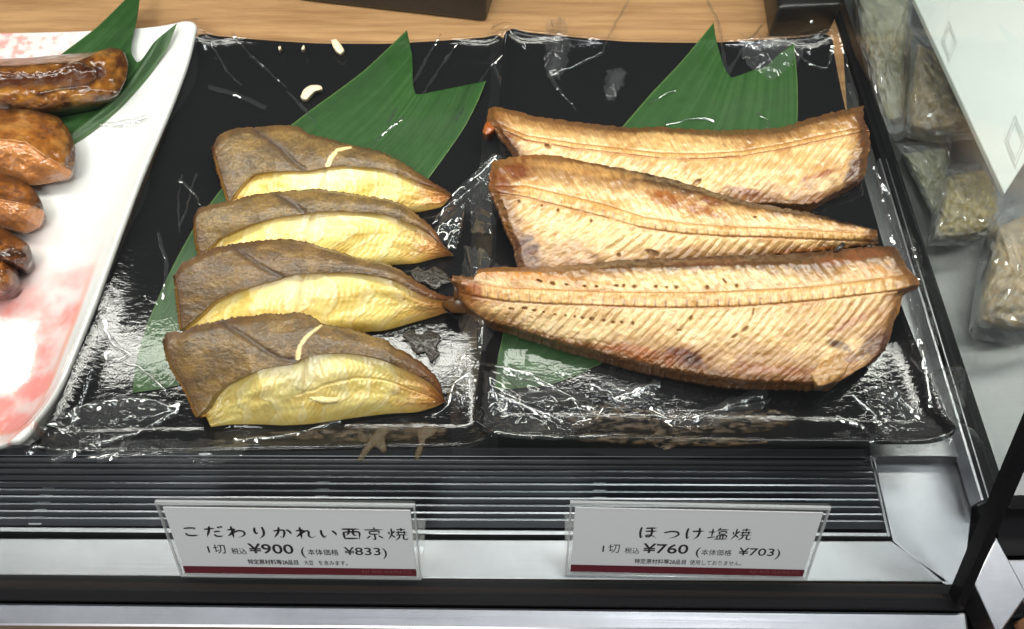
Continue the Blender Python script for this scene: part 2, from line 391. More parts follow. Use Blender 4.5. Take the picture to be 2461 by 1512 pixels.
bar('end_plate', [(2090, 1096), (2097, 1096), (2142, 1290), (2134, 1290)], Z_SILL + .0015, .02, M_STEEL_D, .0004, grille)

# glass: slanted front pane and side pane, with the black corner trim
G0 = U(2408, 1222, .003); G1 = U(1916, -300, .003)              # foot of the side pane
K0 = U(2300, 1440, Z_SILL + .004)
TR = ray_plane(2461, 1062, K0, np.array([1., 0, 0])); dtr = TR - K0; dtr /= np.linalg.norm(dtr)
nx = np.array([1., 0, 0])
top_h = .30; E0 = K0 + dtr*(top_h/dtr[2])
def prism(name, pts, off, mat, parent):
    n = len(pts); off = np.array(off); V = [np.array(p) - off for p in pts] + [np.array(p) + off for p in pts]
    F = [list(range(n))[::-1], list(range(n, 2*n))] + [[i, (i+1) % n, n + (i+1) % n, n + i] for i in range(n)]
    return link(name, mesh_np(name, V, F), mat, parent, False)
gn = np.array([G1[1] - G0[1], -(G1[0] - G0[0]), 0]); gn /= np.linalg.norm(gn)
prism('side_glass', [G0, G1, G1 + np.array([0, 0, top_h]), G0 + dtr*(top_h/dtr[2])], gn*.0025, M_GLASS, case)
bp = np.cross(dtr, nx)
prism('corner_trim', [K0 + bp*.0042, K0 - bp*.0042, E0 - bp*.0042, E0 + bp*.0042], nx*.0024, M_BLACK, case)
GL = U(-700, 1404, Z_SILL + .002); GR = U(2310, 1436, Z_SILL + .002)
nf = np.cross(GR - GL, dtr); nf /= np.linalg.norm(nf)
prism('front_glass', [GL, GR, GR + dtr*.42, GL + dtr*.42], nf*.002, M_GLASS, case)

# neighbouring compartment to the right of the side pane
M_LEDGE = m_steel('worn_steel', (.26, .27, .27), .5)
nb = slab('ledge', [U(1900, -400, -.004)[:2], U(3400, -400, -.004)[:2], U(3400, 1190, -.004)[:2], U(2408, 1190, -.004)[:2]], -.03, -.004, M_LEDGE)
tag(nb, 'brushed steel ledge beyond the side pane', None, kind='structure')

# ------------------------------------------------------------------ trays and plate
def patch_quad(corners):
    """corners TL TR BR BL in world xy -> function (u, v) -> xy, u left-right, v back-front"""
    TL, TRc, BR, BL = [np.array(c[:2]) for c in corners]
    def f(u, v):
        u = np.asarray(u)[..., None]; v = np.asarray(v)[..., None]
        return (1-u)*(1-v)*TL + u*(1-v)*TRc + u*v*BR + (1-u)*v*BL
    return f, np.linalg.norm(TRc - TL), np.linalg.norm(BL - TL)
class Tray:
    def __init__(s, corners, zfloor, rim, corner_rim, rimw, waist):
        s.f, s.wu, s.wv = patch_quad(corners); s.z0 = zfloor; s.rim = rim; s.cr = corner_rim; s.rw = rimw; s.waist = waist
    def xy(s, u, v):
        # sides draw in a little between the corners, corners are rounded
        uu = np.clip(u, 0, 1); vv = np.clip(v, 0, 1)
        du = s.waist/s.wu*np.sin(math.pi*vv); dv = s.waist/s.wv*np.sin(math.pi*uu)
        return s.f(.5 + (u - .5)*(1 - 2*du), .5 + (v - .5)*(1 - 2*dv))
    def z(s, u, v):
        eu = np.minimum(u, 1-u)*s.wu; ev = np.minimum(v, 1-v)*s.wv
        ku = 1 - np.clip(eu/s.rw, 0, 1); kv = 1 - np.clip(ev/s.rw, 0, 1)
        k = np.clip(np.sqrt(ku**2 + kv**2), 0, 1.25)
        cu = np.clip(1 - eu/.09, 0, 1); cv = np.clip(1 - ev/.09, 0, 1)
        return s.z0 + (s.rim*(.35 + .65*sm(.1, .5, v)) + s.cr*(np.maximum(cu*cv, .0))**1.2*(.55 + .45*sm(.3, .7, v)))*k**2.0
    def uv_of(s, P):
        """invert roughly for world xy points"""
        TL = s.f(np.array(0.), np.array(0.)); 
        u = np.full(P.shape[:-1], .5); v = np.full(P.shape[:-1], .5)
        for _ in range(6):
            q = s.f(u, v); e = 1e-3
            a = (s.f(u+e, v) - q)/e; b = (s.f(u, v+e) - q)/e; r = P[..., :2] - q
            det = a[..., 0]*b[..., 1] - a[..., 1]*b[..., 0]
            u = u + (r[..., 0]*b[..., 1] - r[..., 1]*b[..., 0])/det
            v = v + (a[..., 0]*r[..., 1] - a[..., 1]*r[..., 0])/det
        return u, v
def tray_obj(name, T, mat, colfn=None, thick=.0055, parent=None, nu=110, nv=130, round_r=.010):
    u = np.linspace(0, 1, nu); v = np.linspace(0, 1, nv)
    u = .5 + .5*np.sign(u-.5)*(np.abs(2*u-1))**.8; v = .5 + .5*np.sign(v-.5)*(np.abs(2*v-1))**.8
    Ug, Vg = np.meshgrid(u, v)
    # round the four corners
    ex = np.maximum(0, np.abs(Ug-.5)*T.wu - (T.wu/2 - round_r)); ey = np.maximum(0, np.abs(Vg-.5)*T.wv - (T.wv/2 - round_r))
    m = np.maximum(ex, ey); l = np.hypot(ex, ey) + 1e-9; k = np.where(m > 0, m/l, 1)
    Ur = .5 + np.sign(Ug-.5)*(np.where(ex > 0, (T.wu/2 - round_r) + ex*k, np.abs(Ug-.5)*T.wu))/T.wu
    Vr = .5 + np.sign(Vg-.5)*(np.where(ey > 0, (T.wv/2 - round_r) + ey*k, np.abs(Vg-.5)*T.wv))/T.wv
    xy = T.xy(Ur, Vr); P = np.dstack([xy, T.z(Ur, Vr)])
    C = colfn(Ur, Vr, xy) if colfn else np.zeros(P.shape) + .01
    zt = P[:, :, 2]
    loopz = np.r_[zt[0, :-1], zt[:-1, -1], zt[-1, :0:-1], zt[:0:-1, 0]]
    base = T.z0 - thick
    return solid_grid(name, P, C, [(-.0012, .0008, None), (-.0016, .0022, None), (-.0008, .0042, None), (.004, np.maximum(.005, (loopz - base)*.55), None), (.016, loopz - base, None)], mat, parent)

ZL, ZR = .0062, .0150
TL_ = Tray([U(466, 66, .020), U(1212, 80, .016), U(1186, 1076, .014), U(70, 1086, .018)], ZL, .0050, .010, .016, .003)
TR_ = Tray([U(1214, 44, .034), U(2006, 56, .034), U(2292, 1062, .030), U(1138, 1042, .030)], ZR, .0055, .012, .017, .003)
trayL = tag(tray_obj('black_tray', TL_, M_TRAY), 'black lacquer tray holding four yellow flounder slices', 'tray', 'black trays')
trayR = tag(tray_obj('black_tray', TR_, M_TRAY), 'black lacquer tray holding three split grilled fish halves', 'tray', 'black trays')

ZW = .012
TW = Tray([U(-640, 50, .032), U(462, 24, .032), U(84, 1076, .026), U(-980, 1062, .026)], ZW, .010, .006, .045, .0005)
def plate_col(u, v, xy):
    w = np.zeros(u.shape + (3,)) + np.array([.72, .72, .70])
    x, y = xy[..., 0], xy[..., 1]
    n = fbm(x*70, y*70, 5); n2 = fbm(x*260, y*260, 9, 3)
    pink = sm(.46, .90, v)*(.35 + 1.0*sm(.25, .75, n)) * (1 - sm(.955, .975, u)) * (1 - sm(.965, .98, v))
    pink *= .65 + .5*n2
    pink2 = (1 - sm(.05, .24, v))*(1 - sm(.66, .80, u))*sm(.48, .72, fbm(x*230, y*230, 31, 4))*.6
    pink2 += (1 - sm(.03, .10, v))*(1 - sm(.60, .74, u))*.22
    c = mixc(w, np.array(lin(232, 138, 130)), np.clip(pink + pink2, 0, .95))
    edge = np.maximum(sm(.948, .962, u)*(1 - sm(.962, .975, u)), sm(.962, .972, v)*(1 - sm(.972, .982, v)))
    return mixc(c, lin(226, 140, 110), edge*sm(.55, .8, v)*.6)
M_PLATE = m_vcol('white_glaze', .16, .7, .05, 0, ((40, .12, .002),), .02, 90)
plate = tag(tray_obj('ceramic_plate', TW, M_PLATE, plate_col, .010, nu=260, nv=260, round_r=.008), 'white ceramic plate with speckled pink glaze under the brown glazed fish', 'plate')

# ------------------------------------------------------------------ leaves
def leaf(name, notch, right, bottom, left, zfun, label, seed, group='bamboo leaves under the fish', dark=1.0, nu=90, nv=260):
    P2 = coons(notch, right, bottom, left, nu, nv)
    s = np.linspace(0, 1, nu)[None, :] + np.zeros((nv, 1)); t = np.linspace(0, 1, nv)[:, None] + np.zeros((1, nu))
    z = zfun(P2, s, t) + .0012*(fbm(s*3, t*5, seed+50, 2) - .5) + .00005*np.sin(s*150 + 3*fbm(s*5, t*2, seed))
    P = U(P2[..., 0], P2[..., 1], z)
    vein = fbm(s*44, t*3, seed, 3); broad = fbm(s*8, t*2.2, seed + 3, 3)
    c = np.zeros(P.shape) + lin(40, 74, 32)
    c = mixc(c, lin(66, 98, 54), np.clip((vein - .45)*2.2, 0, 1)*.55)
    c = mixc(c, lin(24, 50, 22), np.clip((broad - .5)*2.4, 0, 1)*.7)
    c = mixc(c, lin(54, 88, 30), .5*sm(.93, 1.0, t))
    c = mixc(c, lin(120, 150, 80), sm(.975, 1., np.abs(2*s - 1))*.5)
    o = sheet_grid(name, P, c*dark, .0004, lin(70, 104, 58), M_LEAF)
    return tag(o, label, 'leaf', group)
def on_tray(T, lift):
    def f(P2, s, t):
        z = np.zeros(P2.shape[:2]) + T.z0
        for _ in range(4):
            w = U(P2[..., 0], P2[..., 1], z); u, v = T.uv_of(w); z = T.z(np.clip(u, 0, 1), np.clip(v, 0, 1)) + lift
        return z
    return f
zl = on_tray(TL_, .0010)
leaf('bamboo_leaf', [(978, 72), (990, 130), (1000, 226), (1060, 216), (1110, 206), (1168, 194)],
     [(1168, 194), (1150, 240), (1120, 300), (1035, 422), (900, 600), (700, 760), (540, 860), (430, 925), (318, 944)],
     [(318, 944)], [(978, 72), (880, 165), (700, 300), (610, 380), (535, 450), (470, 540), (405, 660), (350, 790), (325, 880), (318, 944)],
     lambda P, s, t: zl(P, s, t) + .003*(1 - sm(0, .15, t)), 'broad green leaf with a notched end lying under the flounder slices', 3)
zr = on_tray(TR_, .0010)
leaf('bamboo_leaf', [(1715, 54), (1722, 100), (1758, 186), (1800, 172), (1840, 160), (1872, 130), (1908, 104)],
     [(1908, 104), (1917, 200), (1916, 300), (1860, 480), (1720, 660), (1560, 800), (1440, 876), (1320, 925), (1250, 932), (1190, 936)],
     [(1190, 936)], [(1715, 54), (1640, 145), (1560, 230), (1498, 302), (1380, 440), (1280, 600), (1215, 780), (1197, 860), (1190, 936)],
     lambda P, s, t: zr(P, s, t) + .003*(1 - sm(0, .15, t)), 'broad green leaf with a notched end lying under the split fish halves', 11)
zw = on_tray(TW, .0012)
leaf('bamboo_leaf', [(340, -40), (330, 40), (316, 130), (330, 150), (372, 100), (425, 56)],
     [(425, 56), (412, 108), (372, 190), (318, 268), (270, 320), (195, 385), (100, 440), (0, 500)], [(0, 500), (-60, 470), (-120, 420)],
     [(340, -40), (220, 55), (90, 135), (0, 205), (-120, 420)],
     lambda P, s, t: zw(P, s, t) + .004*(1 - sm(0, .25, t)) + .004*sm(.62, .78, s)*(1 - sm(.80, 1., s))*(1 - sm(.3, .8, t)),
     'green leaf folded into two points on the white ceramic plate', 21, dark=.9)

# ------------------------------------------------------------------ split grilled fish halves
def near_line(px, py, line):
    """signed offset below the spine line"""
    l = np.array(line); ys = np.interp(px, l[:, 0], l[:, 1]); return py - ys
def hokke(label, top, right, bottom, left, spine_u, spine_l, zcfg, blots, holes, seed, nu=520, nv=190, thick=.007, rim_dark=(.035, .035)):
    P2 = coons(top, right, bottom, left, nu, nv)
    n1 = fbm(P2[..., 0]/9, P2[..., 1]/9, seed, 3) - .5; n2 = fbm(P2[..., 0]/9, P2[..., 1]/9, seed+5, 3) - .5
    s = np.linspace(0, 1, nu)[None, :] + np.zeros((nv, 1)); t = np.linspace(0, 1, nv)[:, None] + np.zeros((1, nu))
    edge = np.minimum(np.minimum(t, 1-t)*nv*.75, np.minimum(s, 1-s)*nu*.9)      # ~ distance to rim in layout units
    k = 1 - sm(0, 40, edge)
    P2 = P2 + np.dstack([n1*8*k, n2*7*k])
    px, py = P2[..., 0], P2[..., 1]
    du = near_line(px, py, spine_u); dl = near_line(px, py, spine_l)
    inband = sm(-3, 3, du)*(1 - sm(-3, 3, dl))
    above = 1 - sm(-4, 2, du); below = sm(-2, 4, dl)
    # ---- relief
    zb, zf, dome = zcfg['back'], zcfg['front'], zcfg['dome']
    z = zb*(1 - t) + zf*t + dome*np.sin(math.pi*np.clip(t, 0, 1))**.7*(.35 + .65*np.sin(math.pi*np.clip(s*.96+.02, 0, 1))**.6)
    if 'cup' in zcfg: z = z + zcfg['cup']*sm(.55, .8, t)*(-1) + zcfg['cup']*1.5*sm(.82, 1., t)
    if 'curl' in zcfg: z = z + zcfg['curl'](s, t)
    z = z - .0042*(1 - sm(0, 11, edge))                                        # rounded rim
    P = 25.5
    wob = 9*(fbm(px/70, py/50, seed+2, 3) - .5)
    pa = (px - du*.62*-1 + .004*du*du*-1 + wob)/P                              # strands lean "\" above the bone
    pa = (px - np.abs(du)*-.72 + wob)/P
    pb = (px + dl*.74 + .0022*dl*dl + wob)/P                                   # and "/" below it
    ra = 1 - np.abs(2*(pa % 1) - 1); rb = 1 - np.abs(2*(pb % 1) - 1)
    amp_a = above*np.clip(np.abs(du)/25, .2, 1); amp_b = below*np.clip(dl/15, .2, 1)*np.clip(1.25 - dl/220, .25, 1)
    fa = fbm(pa*4.2, du/34., seed+7, 3); fb = fbm(pb*4.2, dl/34., seed+8, 3)
    vis = sm(.36, .62, fbm(px/80, py/45, seed+16, 3)); near_a = np.exp(-(du/55.)**2); near_b = np.exp(-(dl/75.)**2); amp_a = amp_a*(.15 + .35*vis + .8*near_a); amp_b = amp_b*(.15 + .35*vis + .8*near_b)
    z = z + .0005*(ra**.6 - .5)*amp_a + .0007*(rb**.6 - .5)*amp_b + .0005*(fa - .5)*above + .0005*(fb - .5)*below
    z = z - .0004*np.exp(-(du/3.)**2) - .0006*np.exp(-(dl/3.)**2) + .0006*inband
    z = z + .0022*(fbm(px/45, py/30, seed+4, 4) - .5)
    # ---- colour: cream flesh, toasted towards the rims
    pale, mid, gold, brown, dark = lin(228, 200, 150), lin(210, 172, 112), lin(178, 128, 66), lin(104, 64, 30), lin(28, 19, 14)
    c = np.zeros(P2.shape[:2] + (3,)) + pale
    m = fbm(px/55, py/32, seed+9, 4)
    c = mixc(c, mid, np.clip((m - .34)*2.6, 0, 1))
    c = mixc(c, gold, np.clip((fbm(px/46, py/26, seed+10, 4) - .45)*3.8, 0, 1)*.85)
    st = above*fa + below*fb
    c = mixc(c, gold, np.clip((st - .56)*3.5, 0, 1)*.55)
    c = mixc(c, pale*1.05, np.clip((.42 - st)*3.5, 0, 1)*(above + below)*.6)
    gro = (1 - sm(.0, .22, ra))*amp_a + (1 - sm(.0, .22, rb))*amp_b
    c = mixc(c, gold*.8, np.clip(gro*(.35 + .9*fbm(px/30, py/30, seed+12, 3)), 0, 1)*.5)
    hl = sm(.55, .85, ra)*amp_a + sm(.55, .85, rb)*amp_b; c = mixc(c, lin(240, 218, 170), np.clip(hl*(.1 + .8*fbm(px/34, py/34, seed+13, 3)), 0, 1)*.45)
    cen = np.exp(-((du + 42)/34.)**2) + np.exp(-((dl - 50)/46.)**2); c = mixc(c, lin(236, 212, 160), np.clip(cen*(.2 + 1.1*fbm(px/60, py/40, seed+40, 3)), 0, 1)*.42)
    # backbone band and brown joints
    c = mixc(c, lin(216, 172, 104), inband*.6)
    vp = (px/25.2) % 1; tick = np.exp(-((vp - .5)/.10)**2)*inband*sm(.30, .62, (du/(du - dl + 1e-6)))
    c = mixc(c, brown, np.clip(tick*zcfg.get('ticks', .8)*(.2 + fbm(px/70, py/70, seed+3)), 0, .75))
    z = z + inband*.0003*np.cos((vp - .5)*2*math.pi)*-1
    c = mixc(c, lin(150, 84, 40), np.clip(np.exp(-(dl/3.)**2)*.7*fbm(px/40, py/9, seed+6)*1.5, 0, .8))
    c = mixc(c, lin(150, 90, 40), np.clip(np.exp(-(du/1.8)**2)*.6, 0, .7))
    # toasted rims
    nz = fbm(px/22, py/14, seed+14, 4)
    eb = np.minimum(t, 99)*nv*.75; ef = (1 - t)*nv*.75; es = s*nu*.9; er = (1 - s)*nu*.9
    rim = np.maximum.reduce([(1 - sm(2, 24 + 50*nz, eb))*.9, 1 - sm(2, 30 + 70*nz, ef), (1 - sm(2, 24 + 50*nz, es)), (1 - sm(2, 18 + 44*nz, er))])
    c = mixc(c, gold*.85, rim*.85); c = mixc(c, brown, np.clip(rim*1.5 - .55, 0, 1)*.88)
    tst = sm(.52, .70, fbm(px/90, py/40, seed+60, 4))*(above*sm(20, 70, -du) + below*sm(50, 120, dl)); c = mixc(c, lin(132, 80, 38), np.clip(tst*(.3 + fa*above + fb*below), 0, 1)*.75)
    c = mixc(c, dark, np.maximum((1 - sm(5, 12 + 20*nz*sm(.15, .5, s), eb))*sm(.1, .4, s), .6*(1 - sm(1, 5 + 12*nz, ef)))*zcfg.get('rimdark', .8))
    for (x, y, rx, ry, ang, colr, f) in blots:
        b = blob(px, py, x, y, rx, ry, ang, seed)
        c = mixc(c, lin(*colr), np.clip(b*f*(.35 + 1.1*fbm(np.where(du < 0, pa, pb)*2.5, py/22, seed+20, 3)), 0, 1))
    for (x, y, rx, ry, ang) in holes:
        a = math.radians(ang); dx, dy = px - x, py - y
        q = np.hypot((dx*math.cos(a) + dy*math.sin(a))/rx, (-dx*math.sin(a) + dy*math.cos(a))/ry)
        h = 1 - sm(.55, 1.15, q); z = z - .0022*h; c = mixc(c, lin(146, 110, 68), h*.75)
    z = z + .0012*(fbm(px/7, py/5, seed+30, 3) - .5)*.2
    c = c*np.array([.93, .90, .86])
    W = U(px, py, z)
    FA = np.dstack([np.where(du < 0, pa, np.where(dl > 0, pb + 300, px/25. + 600)), np.where(du < 0, du, dl)*1.0, 0*px])
    th = zcfg.get('thick', thick)
    skin = lin(84, 58, 34)
    body = solid_grid('split_fish', W, c, [(-.0005, th*.18, skin*1.5), (-.0002, th*.42, skin), (.003, th*.75, skin), (.010, th, skin)], M_HOKKE, A=FA)
    tag(body, label, 'grilled fish', 'split grilled fish halves')
    # backbone: a row of waisted vertebrae, one part
    return body
A_sp_u = c4([(200, 120), (400, 205), (640, 245), (860, 270), (1080, 295), (1300, 298), (1500, 285), (1700, 250), (1900, 205), (2120, 160)])
A_sp_l = [(x, y + 13) for x, y in A_sp_u]
hokke('pale split fish half at the back, topmost of three on its tray',
      c4([(212, 72), (240, 60), (330, 78), (450, 110), (600, 130), (760, 150), (900, 163), (1080, 164), (1250, 175), (1400, 180), (1550, 175), (1680, 165), (1800, 130), (1950, 88), (2112, 58)]),
      c4([(2112, 58), (2110, 110), (2134, 165), (2142, 250), (2130, 330), (2120, 400), (2050, 465)]),
      c4([(345, 320), (500, 400), (700, 450), (900, 500), (1100, 540), (1300, 565), (1480, 570), (1650, 570), (1760, 578), (1850, 570), (1950, 515), (2050, 465)]),
      c4([(212, 72), (205, 120), (240, 170), (290, 240), (330, 290), (345, 320)]),
      A_sp_u, A_sp_l, dict(back=.030, front=.023, dome=.005, thick=.009, ticks=.35, rimdark=.35, curl=lambda s, t: .006*sm(.8, 1., s)*(1-t)),
      [(*c4([(1500, 490)])[0], 60, 14, 12, (120, 66, 36), .9), (*c4([(1900, 400)])[0], 60, 10, -18, (150, 84, 50), .8), (*c4([(2070, 380)])[0], 24, 60, 20, (84, 52, 34), .9),
       (*c4([(300, 250)])[0], 26, 40, -40, (110, 66, 40), .8), (*c4([(2110, 200)])[0], 16, 60, 0, (84, 46, 20), .9), (*c4([(1150, 460)])[0], 120, 36, 6, (230, 204, 146), .8),
       (*c4([(1200, 230)])[0], 150, 18, 4, (222, 188, 128), .6)],
      [(*c4([(510, 262)])[0], 9, 5, 30), (*c4([(1265, 445)])[0], 14, 6, -35)], 101)
B_sp_u = c4([(200, 462), (400, 462), (600, 508), (800, 556), (1000, 620), (1200, 650), (1400, 668), (1600, 672), (1900, 690), (2200, 706)])
B_sp_l = c4([(200, 490), (400, 520), (600, 572), (800, 622), (1000, 678), (1200, 704), (1400, 718), (1600, 722), (1900, 734), (2200, 746)])
hokke('split fish half with reddish brown patches, middle of three on its tray',
      c4([(230, 335), (330, 315), (430, 303), (560, 310), (700, 340), (900, 375), (1050, 405), (1200, 445), (1350, 490), (1500, 535), (1650, 565), (1850, 600), (2000, 640), (2100, 663), (2178, 684)]),
      c4([(2178, 684), (2180, 720), (2186, 762)]),
      c4([(375, 905), (500, 960), (700, 970), (900, 940), (1200, 890), (1500, 850), (1800, 815), (2000, 790), (2186, 762)]),
      c4([(230, 335), (218, 400), (215, 470), (236, 525), (270, 600), (292, 665), (330, 745), (350, 830), (375, 905)]),
      B_sp_u, B_sp_l, dict(back=.038, front=.028, dome=.006, thick=.010, ticks=.75, rimdark=.9),
      [(*c4([(330, 400)])[0], 62, 26, -8, (112, 58, 24), .9), (*c4([(290, 470)])[0], 36, 18, 10, (120, 66, 32), .8), (*c4([(1180, 550)])[0], 118, 22, 17, (150, 88, 36), .85), (*c4([(1330, 540)])[0], 40, 12, 20, (120, 62, 26), .7), (*c4([(400, 790)])[0], 42, 60, -40, (96, 62, 48), 1.),
       (*c4([(600, 790)])[0], 80, 40, -20, (170, 132, 84), .8), (*c4([(800, 690)])[0], 130, 44, 10, (228, 200, 146), .85), (*c4([(1300, 745)])[0], 150, 14, 4, (216, 182, 124), .6), (*c4([(1850, 790)])[0], 120, 12, -4, (150, 90, 34), .8), (*c4([(700, 380)])[0], 160, 14, 8, (204, 160, 100), .7)],
      [(*c4([(1040, 800)])[0], 17, 7, 20), (*c4([(870, 811)])[0], 5.5, 5, 0), (*c4([(365, 540)])[0], 3.5, 4, 0), (*c4([(562, 585)])[0], 3.5, 4, 0), (*c4([(480, 562)])[0], 3, 3, 0), (*c4([(730, 640)])[0], 3, 4, 20), (*c4([(1560, 620)])[0], 3, 3, 20)], 202)
C_sp_u = c4([(0, 925), (130, 955), (300, 978), (500, 985), (800, 998), (1100, 1001), (1300, 1000), (1500, 992), (1700, 982), (1900, 968), (2230, 926), (2420, 900)])
C_sp_l = c4([(0, 985), (130, 1020), (300, 1048), (500, 1060), (800, 1070), (1100, 1080), (1300, 1078), (1500, 1072), (1700, 1058), (1900, 1040), (2230, 1000), (2420, 975)])
holesC = [(*c4([(x + random.uniform(-6, 6), y + random.uniform(-4, 4))])[0], rx*random.uniform(.45, 1.), ry*random.uniform(.5, 1.), a) for x, y, rx, ry, a in
          ((470, 945, 10, 5, 25), (535, 958, 14, 6, 25), (610, 962, 9, 4.5, 25), (697, 968, 7, 5, 0), (755, 968, 4.5, 5, 0), (853, 971, 6, 5, 0), (900, 971, 5.5, 5, 0), (953, 971, 6.5, 6, 0), (1058, 975, 9, 6, 0), (1110, 976, 4.5, 4, 0), (1162, 977, 5, 5, 0),
           (1320, 975, 6, 5.5, 0), (1405, 946, 8, 5, 50), (1468, 966, 7.5, 6.5, 0), (330, 1083, 8, 3.5, 0), (388, 1083, 8, 4, 0), (440, 1093, 6, 3, 0), (490, 1100, 6, 3.5, 0), (545, 1110, 4.5, 3.2, 0), (600, 1117, 6.5, 3.8, 0), (650, 1127, 5.5, 3.6, 0), (690, 1133, 6, 4, 0), (738, 1137, 8, 5, 0), (790, 1141, 7, 5, 0), (842, 1150, 5, 5, 0), (888, 1156, 6, 5, 0), (940, 1160, 7.5, 6.5, 0), (1175, 1192, 6, 2.6, 0),
           (1455, 1222, 11, 6, -32), (1505, 1185, 12, 4.5, -40), (1553, 1100, 5, 12, 12), (1240, 1135, 6, 11, 30))]
hokke('largest split fish half, lowest of three, with rows of small holes along its bone',
      c4([(30, 915), (85, 918), (130, 925), (150, 890), (230, 876), (450, 873), (600, 865), (800, 845), (950, 835), (1100, 828), (1300, 820), (1500, 812), (1700, 808), (1850, 800), (1960, 785), (2100, 775), (2200, 768), (2270, 770)]),
      c4([(2270, 770), (2292, 800), (2330, 870), (2398, 958), (2340, 985), (2312, 1000), (2300, 1070), (2270, 1140), (2225, 1280), (2170, 1340), (2050, 1390)]),
      c4([(50, 1015), (100, 1090), (200, 1160), (350, 1205), (500, 1255), (600, 1285), (750, 1325), (900, 1370), (1050, 1404), (1150, 1424), (1300, 1452), (1500, 1476), (1700, 1478), (1840, 1482), (1940, 1478), (2010, 1425), (2050, 1390)]),
      c4([(30, 915), (34, 950), (50, 970), (50, 1015)]),
      C_sp_u, C_sp_l, dict(back=.042, front=.027, dome=.007, thick=.011, ticks=1.0, rimdark=.75, curl=lambda s, t: .004*sm(.6, 1., t)*sm(.5, .8, s)),
      [(*c4([(1200, 1330)])[0], 70, 26, 10, (104, 46, 22), 1.), (*c4([(1240, 1350)])[0], 26, 22, 0, (56, 26, 18), .9), (*c4([(950, 1300)])[0], 150, 20, 14, (168, 98, 44), .8), (*c4([(1600, 1310)])[0], 130, 22, 6, (172, 134, 88), .7), (*c4([(2060, 1150)])[0], 80, 11, -25, (140, 72, 30), .9), (*c4([(2170, 1260)])[0], 60, 34, -45, (92, 60, 50), .9), (*c4([(1990, 1270)])[0], 40, 14, 25, (96, 66, 40), .9),
       (*c4([(1700, 1400)])[0], 150, 14, 4, (150, 92, 56), .8), (*c4([(2000, 1370)])[0], 70, 12, -30, (112, 66, 46), .8), (*c4([(1340, 850)])[0], 110, 11, -2, (104, 66, 44), .9), (*c4([(2050, 820)])[0], 130, 18, -8, (134, 84, 52), .9), (*c4([(2180, 900)])[0], 60, 20, 20, (200, 150, 92), .7),
       (*c4([(120, 1010)])[0], 40, 34, 30, (150, 80, 30), .8), (*c4([(400, 920)])[0], 150, 12, 3, (200, 136, 56), .8), (*c4([(1250, 930)])[0], 260, 26, -2, (232, 206, 154), .75), (*c4([(1400, 1180)])[0], 120, 40, -10, (232, 208, 160), .8), (*c4([(600, 1190)])[0], 160, 24, 12, (228, 202, 150), .7), (*c4([(2150, 1110)])[0], 110, 60, -10, (176, 130, 78), .5)],
      holesC, 303)

# loose flap of skin folded over at the belly of the largest half
def lump(name, outline, zc, h, mat, colr, label=None, cat=None, parent=None, nr=16, seed=1, grp=None, sink=.002, var=.25):
    """low rounded solid with a traced plan shape lying at height zc"""
    o = np.array(outline, float); o = resample(np.vstack([o, o[:1]]), 73, True)[:-1]
    c = o.mean(0); V, C = [], []
    for k in range(nr):
        f = math.cos(k/(nr-1)*math.pi/2) if k < nr-1 else 0
        rr = np.hypot(*(o - c).T); dirn = (o - c)/rr[:, None]; soft = np.convolve(np.r_[rr[-12:], rr, rr[:12]], np.ones(25)/25, 'valid')
        q = c + dirn*(rr*f + soft*(1 - f))[:, None]*f; zz = zc + h*math.sin(k/(nr-1)*math.pi/2)**.8
        nz = fbm(q[:, 0]/9, q[:, 1]/9, seed, 3) - .5
        V.append(U(q[:, 0], q[:, 1], zz + nz*h*.5*(k > 0))); C.append(np.array(colr) * (1 + var*2*(fbm(q[:, 0]/8, q[:, 1]/8, seed+4, 3)[:, None] - .5)))
    n = len(o); F = []
    for k in range(nr-1):
        for i in range(n): F.append([k*n + i, k*n + (i+1) % n, (k+1)*n + (i+1) % n, (k+1)*n + i])
    low = V[0].copy(); low[:, 2] -= sink; V.append(low); C.append(C[0]*.7); b = nr*n
    for i in range(n): F.append([b + i, b + (i+1) % n, (i+1) % n, i])
    F.append(list(range(b, b+n))[::-1])
    me = mesh_np(name, np.concatenate(V), F, np.concatenate(C))
    bm = bmesh.new(); bm.from_mesh(me); bmesh.ops.remove_doubles(bm, verts=bm.verts, dist=1e-7); bmesh.ops.recalc_face_normals(bm, faces=bm.faces); bm.to_mesh(me); bm.free()
    ob = link(name, me, mat, parent)
    if label: tag(ob, label, cat, grp)
    return ob
split = [o for o in bpy.data.objects if o.name.startswith('split_fish')]
lump('skin_flap', c4([(1830, 1400), (1900, 1350), (1960, 1305), (2030, 1325), (2045, 1350), (2020, 1410), (1960, 1455), (1880, 1478)]), .034, .003, M_HOKKE, lin(170, 130, 78), parent=split[2], seed=5, sink=.006)
lump('burnt_fin', c4([(1960, 790), (1975, 765), (2005, 745), (2018, 752), (2010, 775), (1985, 790)]), .046, .003, M_HOKKE, lin(26, 22, 22), parent=split[1], seed=6)
lump('tail_stub', c4([(178, 190), (190, 150), (215, 120), (240, 130), (246, 170), (215, 200), (195, 205)]), .024, .003, M_HOKKE, lin(150, 82, 34), parent=split[0], seed=8, sink=.006)

